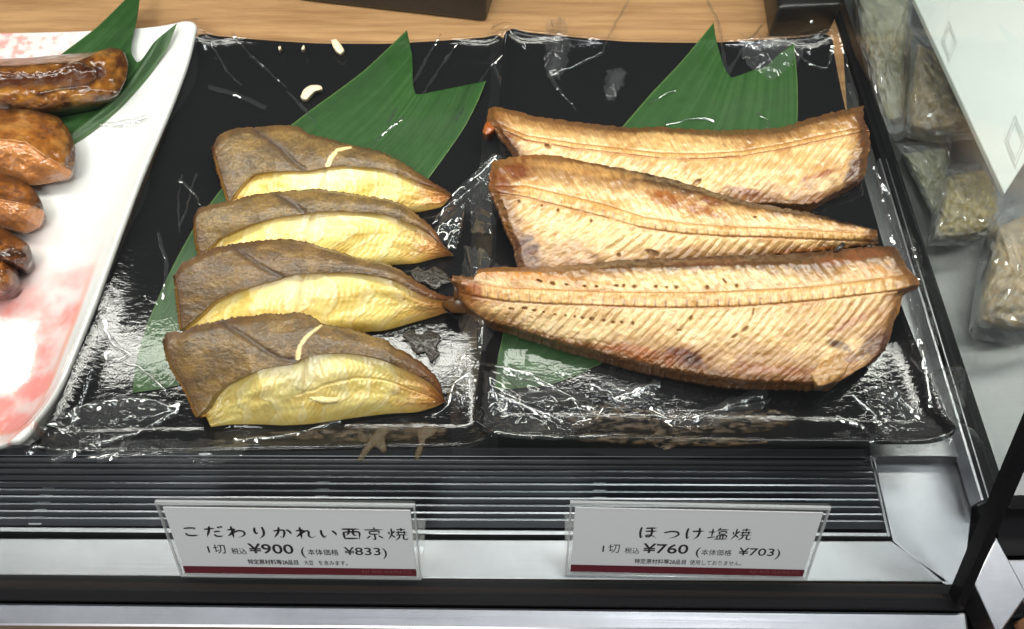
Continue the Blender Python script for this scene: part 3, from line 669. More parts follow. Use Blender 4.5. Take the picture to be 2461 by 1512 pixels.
# ------------------------------------------------------------------ flounder slices
def flounder(label, B, R, F, left, zh, seed, scar=None, crease=None, tone=np.ones(3)):
    root = empty('flounder_slice', (0, 0, 0), label, 'fish slice', 'flounder slices')
    base = ZL + .0025
    nu = 330
    # heights along the slice: left fin edge low, thick middle, thin tip
    def prof(s, a, tip): return np.interp(s, [0, .08, .25, .5, .75, .92, 1], [a, a + .16, .9, 1, .82, .42, tip])
    # skin
    nv = 110
    P2 = coons(B, [B[-1], R[-1]], R, left, nu, nv)
    s = np.linspace(0, 1, nu)[None, :] + np.zeros((nv, 1)); t = np.linspace(0, 1, nv)[:, None] + np.zeros((1, nu))
    zB = base + zh*prof(s, .62, .16); zR = base + zh*prof(s, .30, .14)
    px, py = P2[..., 0], P2[..., 1]
    rough = fbm(px/6, py/4, seed, 3) - .5
    fade = 1 - sm(.86, 1, t)
    z = zB*(1-t) + zR*t + .0030*np.sin(math.pi*t)*np.sin(math.pi*s)**.5 - .0020*(1 - sm(0, .12, t)) - .0010*sm(.93, 1, t)
    z = z + (.0004*rough + .0009*(fbm(px/30, py/20, seed+1) - .5))*fade
    # edge crinkle of the back rim
    jag = (fbm(px/5, py/40, seed+2, 2) - .5)*(1 - sm(0, .10, t))
    py2 = py + 7*jag
    c = np.zeros(P2.shape[:2] + (3,)) + lin(116, 92, 54)*tone
    n = fbm(px/30, py/18, seed+3, 4); f = fbm(px/3.2, py/2.6, seed+4, 2)
    c = mixc(c, lin(88, 70, 48), np.clip((n - .42)*3, 0, 1)*.8); c = mixc(c, lin(144, 114, 64), np.clip((.48 - n)*3, 0, 1)*.7)
    c = c*(.52 + .95*f)[..., None]
    e = np.maximum(1 - sm(0, .16, t*(.6 + .8*n)), 0)
    c = mixc(c, lin(80, 48, 24), e*.6)
    tip = sm(.72, .98, s); c = mixc(c, lin(104, 54, 20), tip*.8); c = mixc(c, lin(50, 24, 18), sm(.93, 1., s)*.6)
    lf = 1 - sm(0, .06, s); c = mixc(c, lin(74, 46, 28), lf*.6)
    je = t + .05*(fbm(px/9, py/9, seed+19, 3) - .5); c = mixc(c, lin(168, 138, 76), sm(.86, 1.0, je)*.75)
    if crease:
        d, pos = segdist(px, py, crease); g = np.exp(-(d/4.0)**2)*(.2 + .8*fbm(px/10, py/10, seed+8))
        z = z - .0012*np.exp(-(d/7.)**2); c = mixc(c, lin(48, 38, 36), np.clip(g*1.2, 0, .85)); c = mixc(c, lin(84, 66, 52), np.exp(-(d/16.)**2)*.5)
    if scar:
        d, pos = segdist(px, py, scar); w = 6.5*(1 - .55*pos) + 3*(fbm(px/8, py/8, seed+9) - .5)
        c = mixc(c, lin(232, 208, 150), 1 - sm(.7, 1.15, d/w)); z = z - .0006*np.exp(-(d/6.)**2)
    W = U(px, py2, z)
    sk = lin(70, 46, 22)
    skin = sheet_grid('skin', W, c, .0007, lin(180, 146, 84), M_KSKIN, root)
    # flesh face, from under the skin edge down to the tray, closed behind
    nf = 120
    Rr = resample(R, nu); Ff = resample(F, nu); Bb = resample(B, nu); sv = np.linspace(0, 1, nu)
    zRl = base + zh*prof(sv, .30, .14); zBl = base + zh*prof(sv, .62, .16)
    V, C, A = [], [], []
    tt = np.linspace(0, 1, nf)
    for k, q in enumerate(tt):
        p = Rr*(1-q) + Ff*q; x, y = p[:, 0], p[:, 1] - 1.5*(1-q)
        bulge = np.sin(math.pi*q)*.0012*np.sin(math.pi*sv)**.6
        zz = (zRl - .0013)*(1-q)**.85 + (base + .0005)*(1 - (1-q)**.85) + bulge
        # layered muscle: curved flakes either side of the midline, which sits near s = .45
        mid = .44 - .06*q; a = sv - mid
        ph = np.abs(a)*46 - q*5 + 6*q*q + 3*(fbm(sv*7, q*4 + 0*sv, seed+11) - .5)
        fl = 1 - np.abs(2*(ph % 1) - 1)
        big = np.exp(-((np.abs(a) - .16)/.012)**2)
        ph2 = np.abs(a)*9 - q*1.6 + 1.8*q*q + 1.2*(fbm(sv*5, q*3 + 0*sv, seed+21, 3) - .5); stp = ph2 % 1
        vv = fbm(sv*16, q*7 + 0*sv, seed+12, 4)
        zz = zz + .0026*(np.exp(-((a - .13)/.10)**2 - ((q - .35)/.28)**2) + .8*np.exp(-((a + .14)/.09)**2 - ((q - .45)/.28)**2) + .7*np.exp(-((a - .22)/.16)**2 - ((q - .80)/.18)**2))
        zz = zz + .00035*(stp**2.5 - .3)*np.sin(math.pi*q)*(.3 + .7*vv)
        zz = zz + .00022*(fl - .5)*np.sin(math.pi*q) + .0026*(fbm(sv*9, q*4 + 0*sv, seed+13, 3) - .5)*np.sin(math.pi*q)
        zz = zz - .0006*np.exp(-(a/.008)**2)*(1 - sm(.5, .8, q)) - (.0008 if seed == 404 else .0001)*np.exp(-((q - .50 - .12*np.sin(sv*5 + 2*fbm(sv*6, sv*0, seed)))/.018)**2)*sm(.3, .5, sv)
        col = np.zeros((nu, 3)) + lin(236, 212, 128)
        col = mixc(col, lin(246, 230, 150), np.clip((vv - .5)*3.2, 0, 1)*.9)
        col = mixc(col, lin(212, 172, 66), np.clip((.46 - vv)*3, 0, 1)*.8)
        col = mixc(col, lin(206, 170, 92), np.clip(1 - fl*3.2, 0, 1)*.10)
        col = mixc(col, lin(250, 240, 200), sm(.6, .97, stp)*.35); col = mixc(col, lin(206, 168, 84), (1 - sm(.0, .12, stp))*.25)
        col = mixc(col, lin(246, 238, 204), np.exp(-((a)/.10)**2)*np.exp(-((q-.25)/.25)**2)*.5)
        col = mixc(col, lin(196, 164, 120), np.exp(-((a + .02*(fbm(q*6 + 0*sv, sv*3, seed+17) - .5))/.008)**2)*(1 - sm(.45, .7, q))*.4)
        tp = sm(.70, .97, sv + .10*(fbm(sv*14, q*6 + 0*sv, seed+14, 3) - .5)); col = mixc(col, lin(188, 112, 44), tp*.85)
        col = mixc(col, lin(110, 50, 18), sm(.90, 1.0, sv)*.7)
        col = mixc(col, lin(220, 190, 120), (1 - sm(0, .06, q))*.8)
        col = mixc(col, lin(196, 150, 60), (1 - sm(.0, .10, sv))*.35)
        dots = vn(sv*nu/4.2, q*26 + 0*sv, seed+15); col = mixc(col, lin(120, 56, 20), np.clip((dots - .74)*6, 0, 1)*tp*.8)
        col = mixc(col, lin(166, 134, 72), (1 - sm(.0, .05 + .12*vv, q))*.7); col = mixc(col, lin(190, 160, 70), sm(.80, 1., q)*.5)
        V.append(U(x, y, zz)); C.append(col); A.append(np.stack([ph*1.0, q*3 + np.abs(a)*4 + np.where(a > 0, 40, 0), 0*sv], 1))
    low = U(Ff[:, 0], Ff[:, 1], 0*sv + base - .0012); V.append(low); C.append(C[-1]*.8)
    bk = low.copy(); top_b = U(Bb[:, 0], Bb[:, 1] + 2, zBl - .003)
    bk = .35*low + .65*top_b; bk[:, 2] = base - .0012; V.append(bk); C.append(C[-1])
    V.append(top_b); C.append(np.zeros((nu, 3)) + lin(226, 200, 120))
    Rb = U(Rr[:, 0], Rr[:, 1] - 2, zRl - .0022); V.append(Rb); C.append(C[-1])
    nr = len(V); VV = np.concatenate(V); Fc = grid_faces(nr, nu).tolist()
    Fc += [[(nr-1)*nu + i, i, i+1, (nr-1)*nu + i + 1] for i in range(nu-1)]
    Fc.append([k*nu for k in range(nr)][::-1]); Fc.append([k*nu + nu - 1 for k in range(nr)])
    A += [A[-1]]*(nr - len(A))
    link('flesh', mesh_np('flesh', VV, Fc, np.concatenate(C), np.concatenate(A)), M_KFLESH, root)
    # fin edge along the cut left side: thin ochre strip with short rays
    Lf = resample(left, 90); zl_ = base + zh*(.62*(1 - np.linspace(0, 1, 90)) + .30*np.linspace(0, 1, 90)) - .0012
    a = U(Lf[:, 0] + 3, Lf[:, 1], zl_); ray = np.array([(-3.5 - (5.5*RNG.random() if i % 2 else 0)) for i in range(90)])
    b = U(Lf[:, 0] + ray, Lf[:, 1] + 4, zl_ - .004); d = U(Lf[:, 0] + 6, Lf[:, 1] + 6, zl_ - .010)
    V = np.concatenate([a, b, d, a + [.002, 0, -.001]]); n = 90
    Fc = []
    for k in range(4):
        k2 = (k+1) % 4
        Fc += [[k*n + i, k*n + i + 1, k2*n + i + 1, k2*n + i] for i in range(n-1)]
    Fc += [[0, n, 2*n, 3*n], [n-1, 4*n-1, 3*n-1, 2*n-1]]
    cc = np.zeros((4*n, 3)) + lin(176, 128, 48); cc[n:2*n] = lin(140, 92, 34)
    cc = mixc(cc, lin(70, 30, 16), np.tile((1 - sm(.0, .30, np.linspace(0, 1, n))), 4)*.8)
    link('fin_edge', mesh_np('fin_edge', V, Fc, cc), M_BONE, root, False)
    return root
flounder('rearmost flounder slice with a wide cream scar across its brown skin',
  c2([(480, 270), (510, 210), (570, 170), (680, 145), (820, 140), (950, 125), (1050, 125), (1130, 140), (1180, 185), (1300, 215), (1420, 250), (1550, 285), (1700, 310), (1830, 370), (1950, 440), (2080, 530), (2200, 600), (2246, 630)]),
  c2([(640, 672), (720, 560), (800, 480), (900, 462), (1050, 457), (1180, 460), (1280, 440), (1400, 417), (1550, 425), (1750, 450), (1900, 500), (2050, 570), (2180, 612), (2248, 642)]),
  c2([(620, 760), (900, 850), (1200, 870), (1500, 850), (1800, 805), (2050, 765), (2180, 730), (2246, 660)]),
  c2([(480, 270), (500, 380), (540, 520), (570, 620), (600, 690), (640, 672)]), .026, 401,
  scar=c2([(1330, 420), (1350, 370), (1400, 310), (1500, 290)]), crease=c2([(780, 160), (880, 230), (980, 300), (1080, 400), (1150, 450)]))
flounder('second flounder slice from the back, smooth brown skin over pale yellow flesh',
  c2([(345, 790), (370, 745), (450, 720), (600, 690), (780, 640), (900, 625), (1060, 610), (1250, 600), (1400, 615), (1550, 640), (1750, 670), (1880, 710), (1980, 780), (2080, 860), (2140, 920), (2180, 1000), (2262, 1085)]),
  c2([(420, 1070), (490, 1010), (540, 950), (650, 900), (800, 840), (950, 795), (1150, 775), (1250, 760), (1400, 755), (1600, 770), (1750, 785), (1900, 840), (2000, 880), (2100, 950), (2180, 1030), (2262, 1088)]),
  c2([(400, 1160), (700, 1210), (1100, 1230), (1500, 1200), (1830, 1165), (2000, 1152), (2150, 1112), (2262, 1092)]),
  c2([(345, 790), (345, 880), (350, 960), (365, 1040), (385, 1092), (420, 1070)]), .028, 402,
  crease=c2([(930, 640), (1020, 680), (1090, 720), (1150, 770)]), tone=np.array([1.05, 1.05, .95]))
flounder('third flounder slice from the back, its long reddish tip touching the split fish tail',
  c2([(190, 1230), (250, 1150), (330, 1110), (400, 1070), (600, 1010), (750, 990), (900, 975), (1000, 970), (1150, 990), (1300, 1030), (1400, 1060), (1550, 1110), (1750, 1150), (1880, 1210), (2000, 1290), (2100, 1350), (2200, 1392), (2312, 1402)]),
  c3([(290, 520), (350, 480), (440, 400), (500, 340), (650, 260), (800, 210), (950, 170), (1100, 125), (1250, 115), (1500, 110), (1700, 135), (1850, 180), (1950, 240), (2100, 310), (2200, 325), (2314, 312)]),
  c3([(270, 600), (600, 640), (1000, 650), (1280, 610), (1600, 558), (1750, 545), (1950, 490), (2150, 432), (2280, 380), (2316, 330)]),
  c2([(190, 1230), (205, 1330), (215, 1430), (230, 1540), (245, 1640), (290, 1630)]), .030, 403,
  crease=c2([(610, 1015), (720, 1100), (850, 1190), (960, 1240), (1020, 1270)]), tone=np.array([.82, .74, .76]))
flounder('frontmost flounder slice with its bone showing in the yellow cut face',
  c3([(115, 592), (130, 560), (190, 550), (222, 560), (330, 510), (480, 480), (600, 450), (740, 435), (900, 415), (1000, 420), (1100, 405), (1200, 430), (1290, 490), (1450, 520), (1600, 565), (1750, 610), (1850, 680), (1950, 730), (2050, 800), (2120, 870), (2170, 950), (2192, 1030), (2202, 1060)]),
  c3([(420, 1160), (470, 1110), (520, 1020), (600, 940), (700, 890), (850, 820), (950, 800), (1100, 780), (1150, 745), (1300, 705), (1450, 700), (1600, 720), (1750, 760), (1900, 830), (2000, 880), (2080, 930), (2150, 1000), (2204, 1066)]),
  c3([(460, 1262), (600, 1244), (800, 1242), (1000, 1250), (1200, 1240), (1400, 1212), (1600, 1184), (1800, 1162), (2000, 1150), (2150, 1104), (2206, 1072)]),
  c3([(115, 592), (132, 700), (160, 790), (205, 870), (262, 965), (312, 1065), (365, 1180), (420, 1160)]), .031, 404,
  scar=c3([(1105, 745), (1120, 660), (1170, 590), (1280, 505)]), crease=c3([(540, 480), (700, 580), (850, 680), (960, 750), (1080, 770)]), tone=np.array([1.0, .95, .95]))
front = [o for o in bpy.data.objects if o.name.startswith('flounder_slice')][3]
lump('bone', c3([(1100, 1040), (1180, 960), (1280, 960), (1420, 985), (1440, 1020), (1400, 1075), (1290, 1085), (1200, 1060)]), .0215, .0022, M_KFLESH, lin(236, 216, 156), parent=front, seed=12, sink=.004, var=.4)
lump('bone', c3([(900, 1080), (1050, 1045), (1120, 1050), (1060, 1070), (950, 1088)]), .0198, .001, M_KFLESH, lin(214, 150, 70), parent=front, seed=13, sink=.004)

# ------------------------------------------------------------------ glazed fish on the plate
def glazed(label, outline, zc, h, tones, seed, groove=None, face=None, flat=2.2):
    o = np.array(outline, float); o = resample(np.vstack([o, o[:1]]), 221, True)[:-1]; n = len(o); nr = 70
    c0 = o.mean(0); V, C = [], []
    for k in range(nr):
        f = 1 - (k/(nr-1)); q = c0 + (o - c0)*f; px, py = q[:, 0], q[:, 1]
        zz = zc + h*(1 - f**flat) + .003*(fbm(px/22, py/18, seed) - .5)*(1 - f**6)
        col = np.zeros((n, 3)) + lin(*tones[0]); m = fbm(px/26, py/18, seed+1, 4)
        col = mixc(col, lin(*tones[1]), np.clip((m - .46)*4, 0, 1)*.85); col = mixc(col, lin(*tones[2]), np.clip((.42 - m)*4.5, 0, 1)*.85)
        ed = sm(.86, 1., f + 0*px); col = mixc(col, lin(44, 20, 8), sm(.74, 1., f + .25*(fbm(px/16, py/12, seed+30, 3) - .5))*.85*(px > 8)); col = col*.86
        if groove:
            d, _ = segdist(px, py, groove[0]); w = groove[1]; g = np.exp(-(d/w)**2); zz = zz - groove[2]*g
            col = mixc(col, lin(64, 26, 8), np.clip(g*1.25*(.35 + 1.1*fbm(px/20, py/14, seed+5, 3)), 0, .95))
            for ln in groove[3:]:
                d, _ = segdist(px, py, ln); col = mixc(col, lin(36, 16, 10), np.exp(-(d/6)**2)*.8*(.4 + fbm(px/9, py/6, seed+6, 2))); zz = zz + .0012*np.exp(-(d/5)**2)
        if face:
            l = np.array(face); d = py - np.interp(px, l[:, 0], l[:, 1]); g = sm(-2, 3, d)
            fib = fbm((px + py*.6)/3.5, py/26, seed+8, 3)
            col = mixc(col, lin(190, 124, 68)*(.8 + .45*fib)[:, None], g*.85); zz = zz - .004*sm(0, 60, d) + .0014*np.exp(-(d/4)**2)
        V.append(U(px, py, zz)); C.append(np.clip(col, 0, 1))
    F = [[k*n + i, k*n + (i+1) % n, (k+1)*n + (i+1) % n, (k+1)*n + i] for k in range(nr-1) for i in range(n)]
    low = V[0].copy(); cc = low.mean(0); low = cc + (low - cc)*.93; low[:, 2] = zc - .007; b = nr*n; V.append(low); C.append(C[0]*.6)
    F += [[b + i, b + (i+1) % n, (i+1) % n, i] for i in range(n)]; F.append(list(range(b, b+n)))
    me = mesh_np('glazed_fish', np.concatenate(V), F, np.concatenate(C))
    bm = bmesh.new(); bm.from_mesh(me); bmesh.ops.remove_doubles(bm, verts=bm.verts, dist=1e-7); bmesh.ops.recalc_face_normals(bm, faces=bm.faces); bm.to_mesh(me); bm.free()
    return tag(link('glazed_fish', me, M_GLAZE), label, 'grilled fish', 'brown glazed fish pieces')
T1 = ((142, 86, 26), (190, 132, 54), (66, 32, 8)); T2 = ((152, 92, 34), (186, 128, 60), (104, 56, 18)); T3 = ((96, 52, 16), (160, 96, 30), (42, 22, 10))
glazed('long glazed fish piece with a dark sauce filled groove, at the back of the plate',
  [(-160, 175), (-100, 145), (0, 141), (60, 139), (150, 131), (220, 125), (270, 114), (294, 120), (308, 152), (304, 186), (284, 224), (240, 245), (180, 258), (120, 267), (40, 263), (0, 256), (-120, 245)],
  .024, .017, T1, 501, groove=([(-150, 190), (0, 196), (100, 188), (200, 176), (236, 172)], 20, .006, [(90, 226), (150, 212), (210, 205), (240, 182)], [(-20, 160), (120, 152), (190, 150), (236, 172)]))
glazed('round ended glazed fish piece with pinkish cut face, second from the back',
  [(-150, 340), (-90, 275), (0, 262), (60, 259), (100, 268), (140, 281), (166, 312), (182, 356), (179, 398), (166, 424), (120, 440), (70, 446), (20, 428), (-60, 410)], .024, .020, T2, 502,
  face=[(-200, 330), (0, 334), (60, 340), (100, 368), (150, 398), (175, 412)])
glazed('small dark glazed fish piece, third from the back of the plate',
  [(-120, 470), (-60, 425), (0, 418), (40, 424), (80, 454), (102, 490), (104, 510), (94, 545), (60, 560), (20, 551), (-60, 540)], .023, .016, T3, 503, face=[(-200, 500), (0, 478), (60, 490), (105, 505)])
glazed('dark brown glazed fish piece, fourth from the back of the plate',
  [(-120, 590), (-60, 550), (0, 546), (30, 562), (70, 590), (77, 620), (60, 646), (20, 640), (-60, 650)], .022, .014, T3, 504)
glazed('dark brown glazed fish piece nearest the front of the plate',
  [(-110, 660), (-60, 610), (0, 606), (28, 606), (40, 640), (42, 680), (20, 704), (-10, 712), (-80, 710)], .022, .013, T3, 505)

# ------------------------------------------------------------------ flakes, sauce
for lab, pts in (('largest pale fish flake lying beside the leaf on the black tray', [(722, 232), (730, 215), (745, 205), (772, 207), (775, 213), (755, 221), (748, 228), (736, 240), (726, 238)]),
                 ('browned pointed fish flake near the back rim of the tray', [(795, 96), (808, 94), (820, 108), (827, 122), (818, 130), (808, 124), (800, 112)]),
                 ('tiny white fish flake between the clear drop and the browned flake', [(724, 116), (730, 108), (733, 114), (730, 121), (725, 121)]),
                 ('tiny grey fish flake closest to the white plate', [(668, 113), (674, 110), (676, 116), (671, 122)])):
    lump('fish_flake', pts, ZL + .0045, .0022, M_FLAKE, (1, 1, 1), lab, 'fish flake', seed=31, nr=6, grp='fish flakes on the tray')
def puddle(lab, pts, z, h, mat=M_SAUCE, seed=3): return lump('sauce_puddle', pts, z, h, mat, (1, 1, 1), lab, 'sauce', seed=seed, nr=8, grp='sauce puddles', sink=.0008)
puddle('dark jellied sauce lump beside the third flounder slice', [(985, 652), (1004, 640), (1022, 650), (1045, 640), (1072, 655), (1088, 678), (1064, 684), (1046, 697), (1024, 682), (1000, 676)], ZL + .0030, .0008)
puddle('brown jellied sauce lump beside the front flounder slice', [(966, 806), (990, 792), (1008, 806), (1030, 794), (1060, 810), (1050, 834), (1056, 852), (1036, 872), (1022, 846), (1000, 852), (984, 826)], ZL + .0030, .0010)
puddle('thin brown sauce pool along the front of the flounder tray', [(640, 1040), (760, 1032), (900, 1020), (1030, 1015), (1080, 1030), (1060, 1052), (900, 1058), (740, 1058)], ZL + .004, .0008, M_STAIN, 7)
puddle('sauce drip running over the tray rim, the wider of two', [(905, 1030), (928, 1022), (935, 1035), (925, 1050), (928, 1085), (918, 1088), (912, 1065), (890, 1080), (868, 1108), (860, 1108), (878, 1070), (892, 1050)], ZL + .011, .0012, M_SAUCE_L, 8)
puddle('sauce drip running over the tray rim, the narrower of two', [(1000, 1030), (1030, 1022), (1058, 1034), (1030, 1036), (1048, 1044), (1025, 1046), (1018, 1075), (1004, 1105), (998, 1102), (1006, 1060)], ZL + .011, .0012, M_SAUCE_L, 9)
puddle('brown sauce smear on the tray before the largest split fish', [(1350, 1010), (1400, 985), (1470, 970), (1560, 985), (1680, 990), (1800, 985), (1890, 990), (1900, 1015), (1840, 1035), (1700, 1042), (1540, 1036), (1400, 1035)], ZR + .0035, .0006, M_STAIN, 15)
puddle('thin brown streak in the front rim of the right tray', [(1335, 1052), (1380, 1042), (1480, 1040), (1640, 1046), (1760, 1050), (1860, 1062), (1740, 1072), (1580, 1068), (1420, 1062)], ZR + .009, .0006, M_STAIN, 16)

# ------------------------------------------------------------------ clear wrap over the trays
def wrap(name, T, lift, u0, u1, v0, v1, creases, label, seed, puckers=(), nu=330, nv=430, rnd=36, edge_amp=.008):
    u = np.linspace(0, 1, nu); v = np.linspace(0, 1, nv); Us, Vs = np.meshgrid(u, v)
    # wavy cut edges
    eu0 = u0 + edge_amp/T.wu*(fbm(Vs*5, Vs*0 + 1, seed, 2) - .5)*2; eu1 = u1 + edge_amp/T.wu*(fbm(Vs*5, Vs*0 + 5, seed, 2) - .5)*2
    ev0 = v0 + edge_amp/T.wv*(fbm(Us*5, Us*0 + 9, seed, 2) - .5)*2; ev1 = v1 + edge_amp/T.wv*(fbm(Us*6, Us*0 + 13, seed, 2) - .5)*2
    uu = eu0 + (eu1 - eu0)*Us; vv = ev0 + (ev1 - ev0)*Vs
    xy = T.xy(uu, vv); cu = np.clip(uu, 0, 1); cv = np.clip(vv, 0, 1)
    out = np.hypot((uu - cu)*T.wu, (vv - cv)*T.wv)
    z = T.z(cu, cv) + lift + .0012*np.clip(np.minimum(np.minimum(cu, 1-cu)*T.wu, np.minimum(cv, 1-cv)*T.wv)/.03, 0, 1)*0
    z = z - np.minimum(out*.9, .02)
    x, y = xy[..., 0], xy[..., 1]
    z = z + .0004*(fbm(x*28, y*28, seed+1, 2) - .5)
    # frame positions of the sheet, to lay creases where the wrap is pinched
    P = np.dstack([xy, z]) - CAM; dep = P @ fwd
    px = W_DP/2 + F_DP*(P @ rgt)/dep; py = H_DP/2 - F_DP*(P @ upv)/dep
    rg = np.random.default_rng(seed); cr = list(creases)
    for k in range(rnd):
        cx, cy = rg.uniform(px.min(), px.max()), rg.uniform(py.min(), py.max()); a = rg.uniform(0, 2*math.pi); L = rg.uniform(30, 120)
        p = [(cx, cy)]
        for q in range(3): a += rg.uniform(-.5, .5); p.append((p[-1][0] + math.cos(a)*L/3, p[-1][1] + math.sin(a)*L/3))
        cr.append((p, rg.uniform(.2, .5), rg.uniform(5.0, 9.0)))
    for pts, amp, w in cr[len(creases):]:
        pa = np.array(pts); box = (px > pa[:, 0].min() - 5*w) & (px < pa[:, 0].max() + 5*w) & (py > pa[:, 1].min() - 5*w) & (py < pa[:, 1].max() + 5*w)
        if not box.any(): continue
        bx, by = px[box], py[box]
        jx = 3*(fbm(bx/25, by/25, seed+21, 2) - .5)*2; jy = 3*(fbm(bx/25, by/25, seed+22, 2) - .5)*2
        d, pos = segdist(bx + jx, by + jy, resample(pts, 24))
        env = np.clip(np.sin(math.pi*np.clip(pos, .03, .97)), 0, 1)**.5*(.6 + .8*vn(pos*9, pos*0, int(seed + pa[0, 0])))
        z[box] += .0016*amp*env*np.maximum(0, 1 - d/w)**1.3 
    V = [np.dstack([xy, z]).reshape(-1, 3)]; F = grid_faces(nv, nu).tolist(); base = nu*nv; nfilm = len(F)
    # pinched folds standing up from the sheet
    for pts, amp, w in creases:
        pl = resample(pts, 200); n = max(10, int(np.hypot(*np.diff(pl, axis=0).T).sum()/4)); pl = resample(pts, n)
        pl = pl + np.stack([fbm(pl[:, 0]/9, pl[:, 1]/9, seed+5, 2) - .5, fbm(pl[:, 0]/9, pl[:, 1]/9, seed+6, 2) - .5], 1)*5
        zz = np.zeros(n) + T.z0
        for _ in range(5):
            q = U(pl[:, 0], pl[:, 1], zz); a, b = T.uv_of(q); ca, cb = np.clip(a, 0, 1), np.clip(b, 0, 1)
            zz = T.z(ca, cb) + lift - np.minimum(np.hypot((a - ca)*T.wu, (b - cb)*T.wv)*.55, .016)
        q = U(pl[:, 0], pl[:, 1], zz); tg = np.gradient(q, axis=0); tg[:, 2] = 0; tg /= np.linalg.norm(tg, axis=1)[:, None] + 1e-9
        nn = np.stack([-tg[:, 1], tg[:, 0], 0*zz], 1); pos = np.linspace(0, 1, n)
        env = (np.sin(math.pi*np.clip(pos, .02, .98))**.45*(.15 + 1.3*vn(pos*n/6., pos*0, int(seed + pts[0][0]))))
        wid = w*.00024*(1.5 if amp >= 1.8 else 1.)*(.5 + 1.0*vn(pos*n/7., pos*0 + 3, int(seed + pts[0][1])))
        prof = [(-1, -.15), (-.62, .38), (-.25, .84), (.05, 1.), (.32, .80), (.66, .34), (1, -.15)]
        for o, h in prof: V.append(q + nn*(o*wid)[:, None] + np.array([0, 0, 1.])*(h*amp*env*.00085)[:, None])
        for k in range(len(prof)-1):
            i = base + k*n + np.arange(n-1); F += np.stack([i, i+1, i+1+n, i+n], 1).tolist()
        base += len(prof)*n
    nfold = len(F)
    # loose puckers where the wrap stands clear of the tray
    for pts, h in puckers:
        o = resample(list(pts) + [pts[0]], 97, True)[:-1]; o = o + (np.stack([vn(o[:, 0]/6, o[:, 1]/6, seed+31), vn(o[:, 0]/6, o[:, 1]/6, seed+32)], 1) - .5)*12
        c0 = o.mean(0); n = len(o); nr = 26
        for k in range(nr):
            f = 1 - k/(nr - 1.); q2 = c0 + (o - c0)*f; zz = np.zeros(n) + T.z0
            for _ in range(4):
                q = U(q2[:, 0], q2[:, 1], zz); a, b = T.uv_of(q); ca, cb = np.clip(a, 0, 1), np.clip(b, 0, 1)
                zz = T.z(ca, cb) + lift - np.minimum(np.hypot((a - ca)*T.wu, (b - cb)*T.wv)*.9, .02)
            ang = np.arctan2(q2[:, 1] - c0[1], q2[:, 0] - c0[0] + 1e-6)
            rid = np.abs(fbm((q2[:, 0] + q2[:, 1])/60, (q2[:, 1] - q2[:, 0]*.5)/26, seed+33, 2) - .5)*2
            zz = zz + .0003 + h*(1 - f)**.7*(1 - .75*rid)*min(1., (1 - f)*4)
            V.append(U(q2[:, 0], q2[:, 1], zz))
        i = base + np.arange(nr-1)[:, None]*n + np.arange(n)[None, :]; j = base + np.arange(nr-1)[:, None]*n + (np.arange(n)[None, :] + 1) % n
        F += np.stack([i, j, j + n, i + n], -1).reshape(-1, 4).tolist(); base += nr*n
    me = mesh_np(name, np.concatenate(V), F)
    me.materials.append(M_FILM); me.materials.append(M_FOLD); me.materials.append(M_VEIL)
    mi = np.zeros(len(F), np.int32); mi[nfilm:] = 1; mi[nfold:] = 2; me.polygons.foreach_set('material_index', mi)
    return tag(link(name, me, M_FILM), label, 'plastic wrap', 'clear plastic wraps')
crL = [([(465, 45), (500, 90), (545, 170), (580, 205)], 1.2, 4), ([(555, 75), (600, 130), (650, 175), (690, 210)], 1.3, 4), ([(1105, 95), (1060, 160), (990, 260), (900, 340)], .9, 4), ([(1060, 80), (985, 210), (930, 300)], .8, 4),
       ([(1210, 130), (1180, 160), (1130, 230), (1095, 290)], 1.2, 4), ([(1185, 150), (1215, 230), (1235, 290)], 1., 4), ([(690, 220), (730, 260), (760, 300)], 1, 5), ([(500, 210), (560, 225), (640, 260)], .9, 6),
       ([(100, 1032), (180, 985), (280, 965), (370, 965), (428, 986)], 2.6, 7), ([(428, 986), (330, 1040), (200, 1075), (125, 1106)], 2.6, 7), ([(62, 1090), (140, 1042), (175, 1025), (190, 1040)], 2.2, 7), ([(230, 1105), (290, 1085), (305, 1060)], 1.8, 6),
       ([(240, 770), (275, 830), (310, 852), (262, 868), (248, 850)], 2.0, 6), ([(1085, 472), (1130, 430), (1190, 372)], 1.8, 5), ([(1090, 490), (1150, 440), (1195, 405)], 1.6, 5), ([(1040, 540), (1070, 500), (1095, 475)], 1.2, 5),
       ([(472, 418), (460, 455), (448, 500), (430, 545)], .7, 3), ([(438, 420), (428, 480), (432, 560)], .5, 2.5), ([(1120, 900), (1090, 925), (1075, 980), (1040, 1000)], 1.8, 6), ([(1070, 900), (1120, 880), (1170, 880)], 1.5, 5),
       ([(300, 870), (330, 880), (400, 940)], 1., 5), ([(560, 1060), (700, 1045), (820, 1010)], 1.2, 6), ([(430, 430), (470, 470), (490, 520)], .8, 4), ([(380, 560), (400, 640), (390, 720)], .8, 4)]
wrap('plastic_wrap', TL_, .0026, -.03, 1.02, -.06, 1.045, crL, 'crinkled clear wrap stretched over the tray of flounder slices', 61, puckers=(
     ([(95, 1040), (180, 985), (280, 962), (380, 962), (430, 986), (330, 1040), (210, 1085), (120, 1108)], .010), ([(1040, 560), (1075, 490), (1120, 440), (1180, 380), (1190, 430), (1130, 520), (1085, 600)], .006),
     ([(200, 1100), (300, 1062), (480, 1056), (600, 1070), (560, 1108), (380, 1122)], .005), ([(1075, 880), (1130, 830), (1165, 860), (1150, 960), (1100, 985)], .006)))
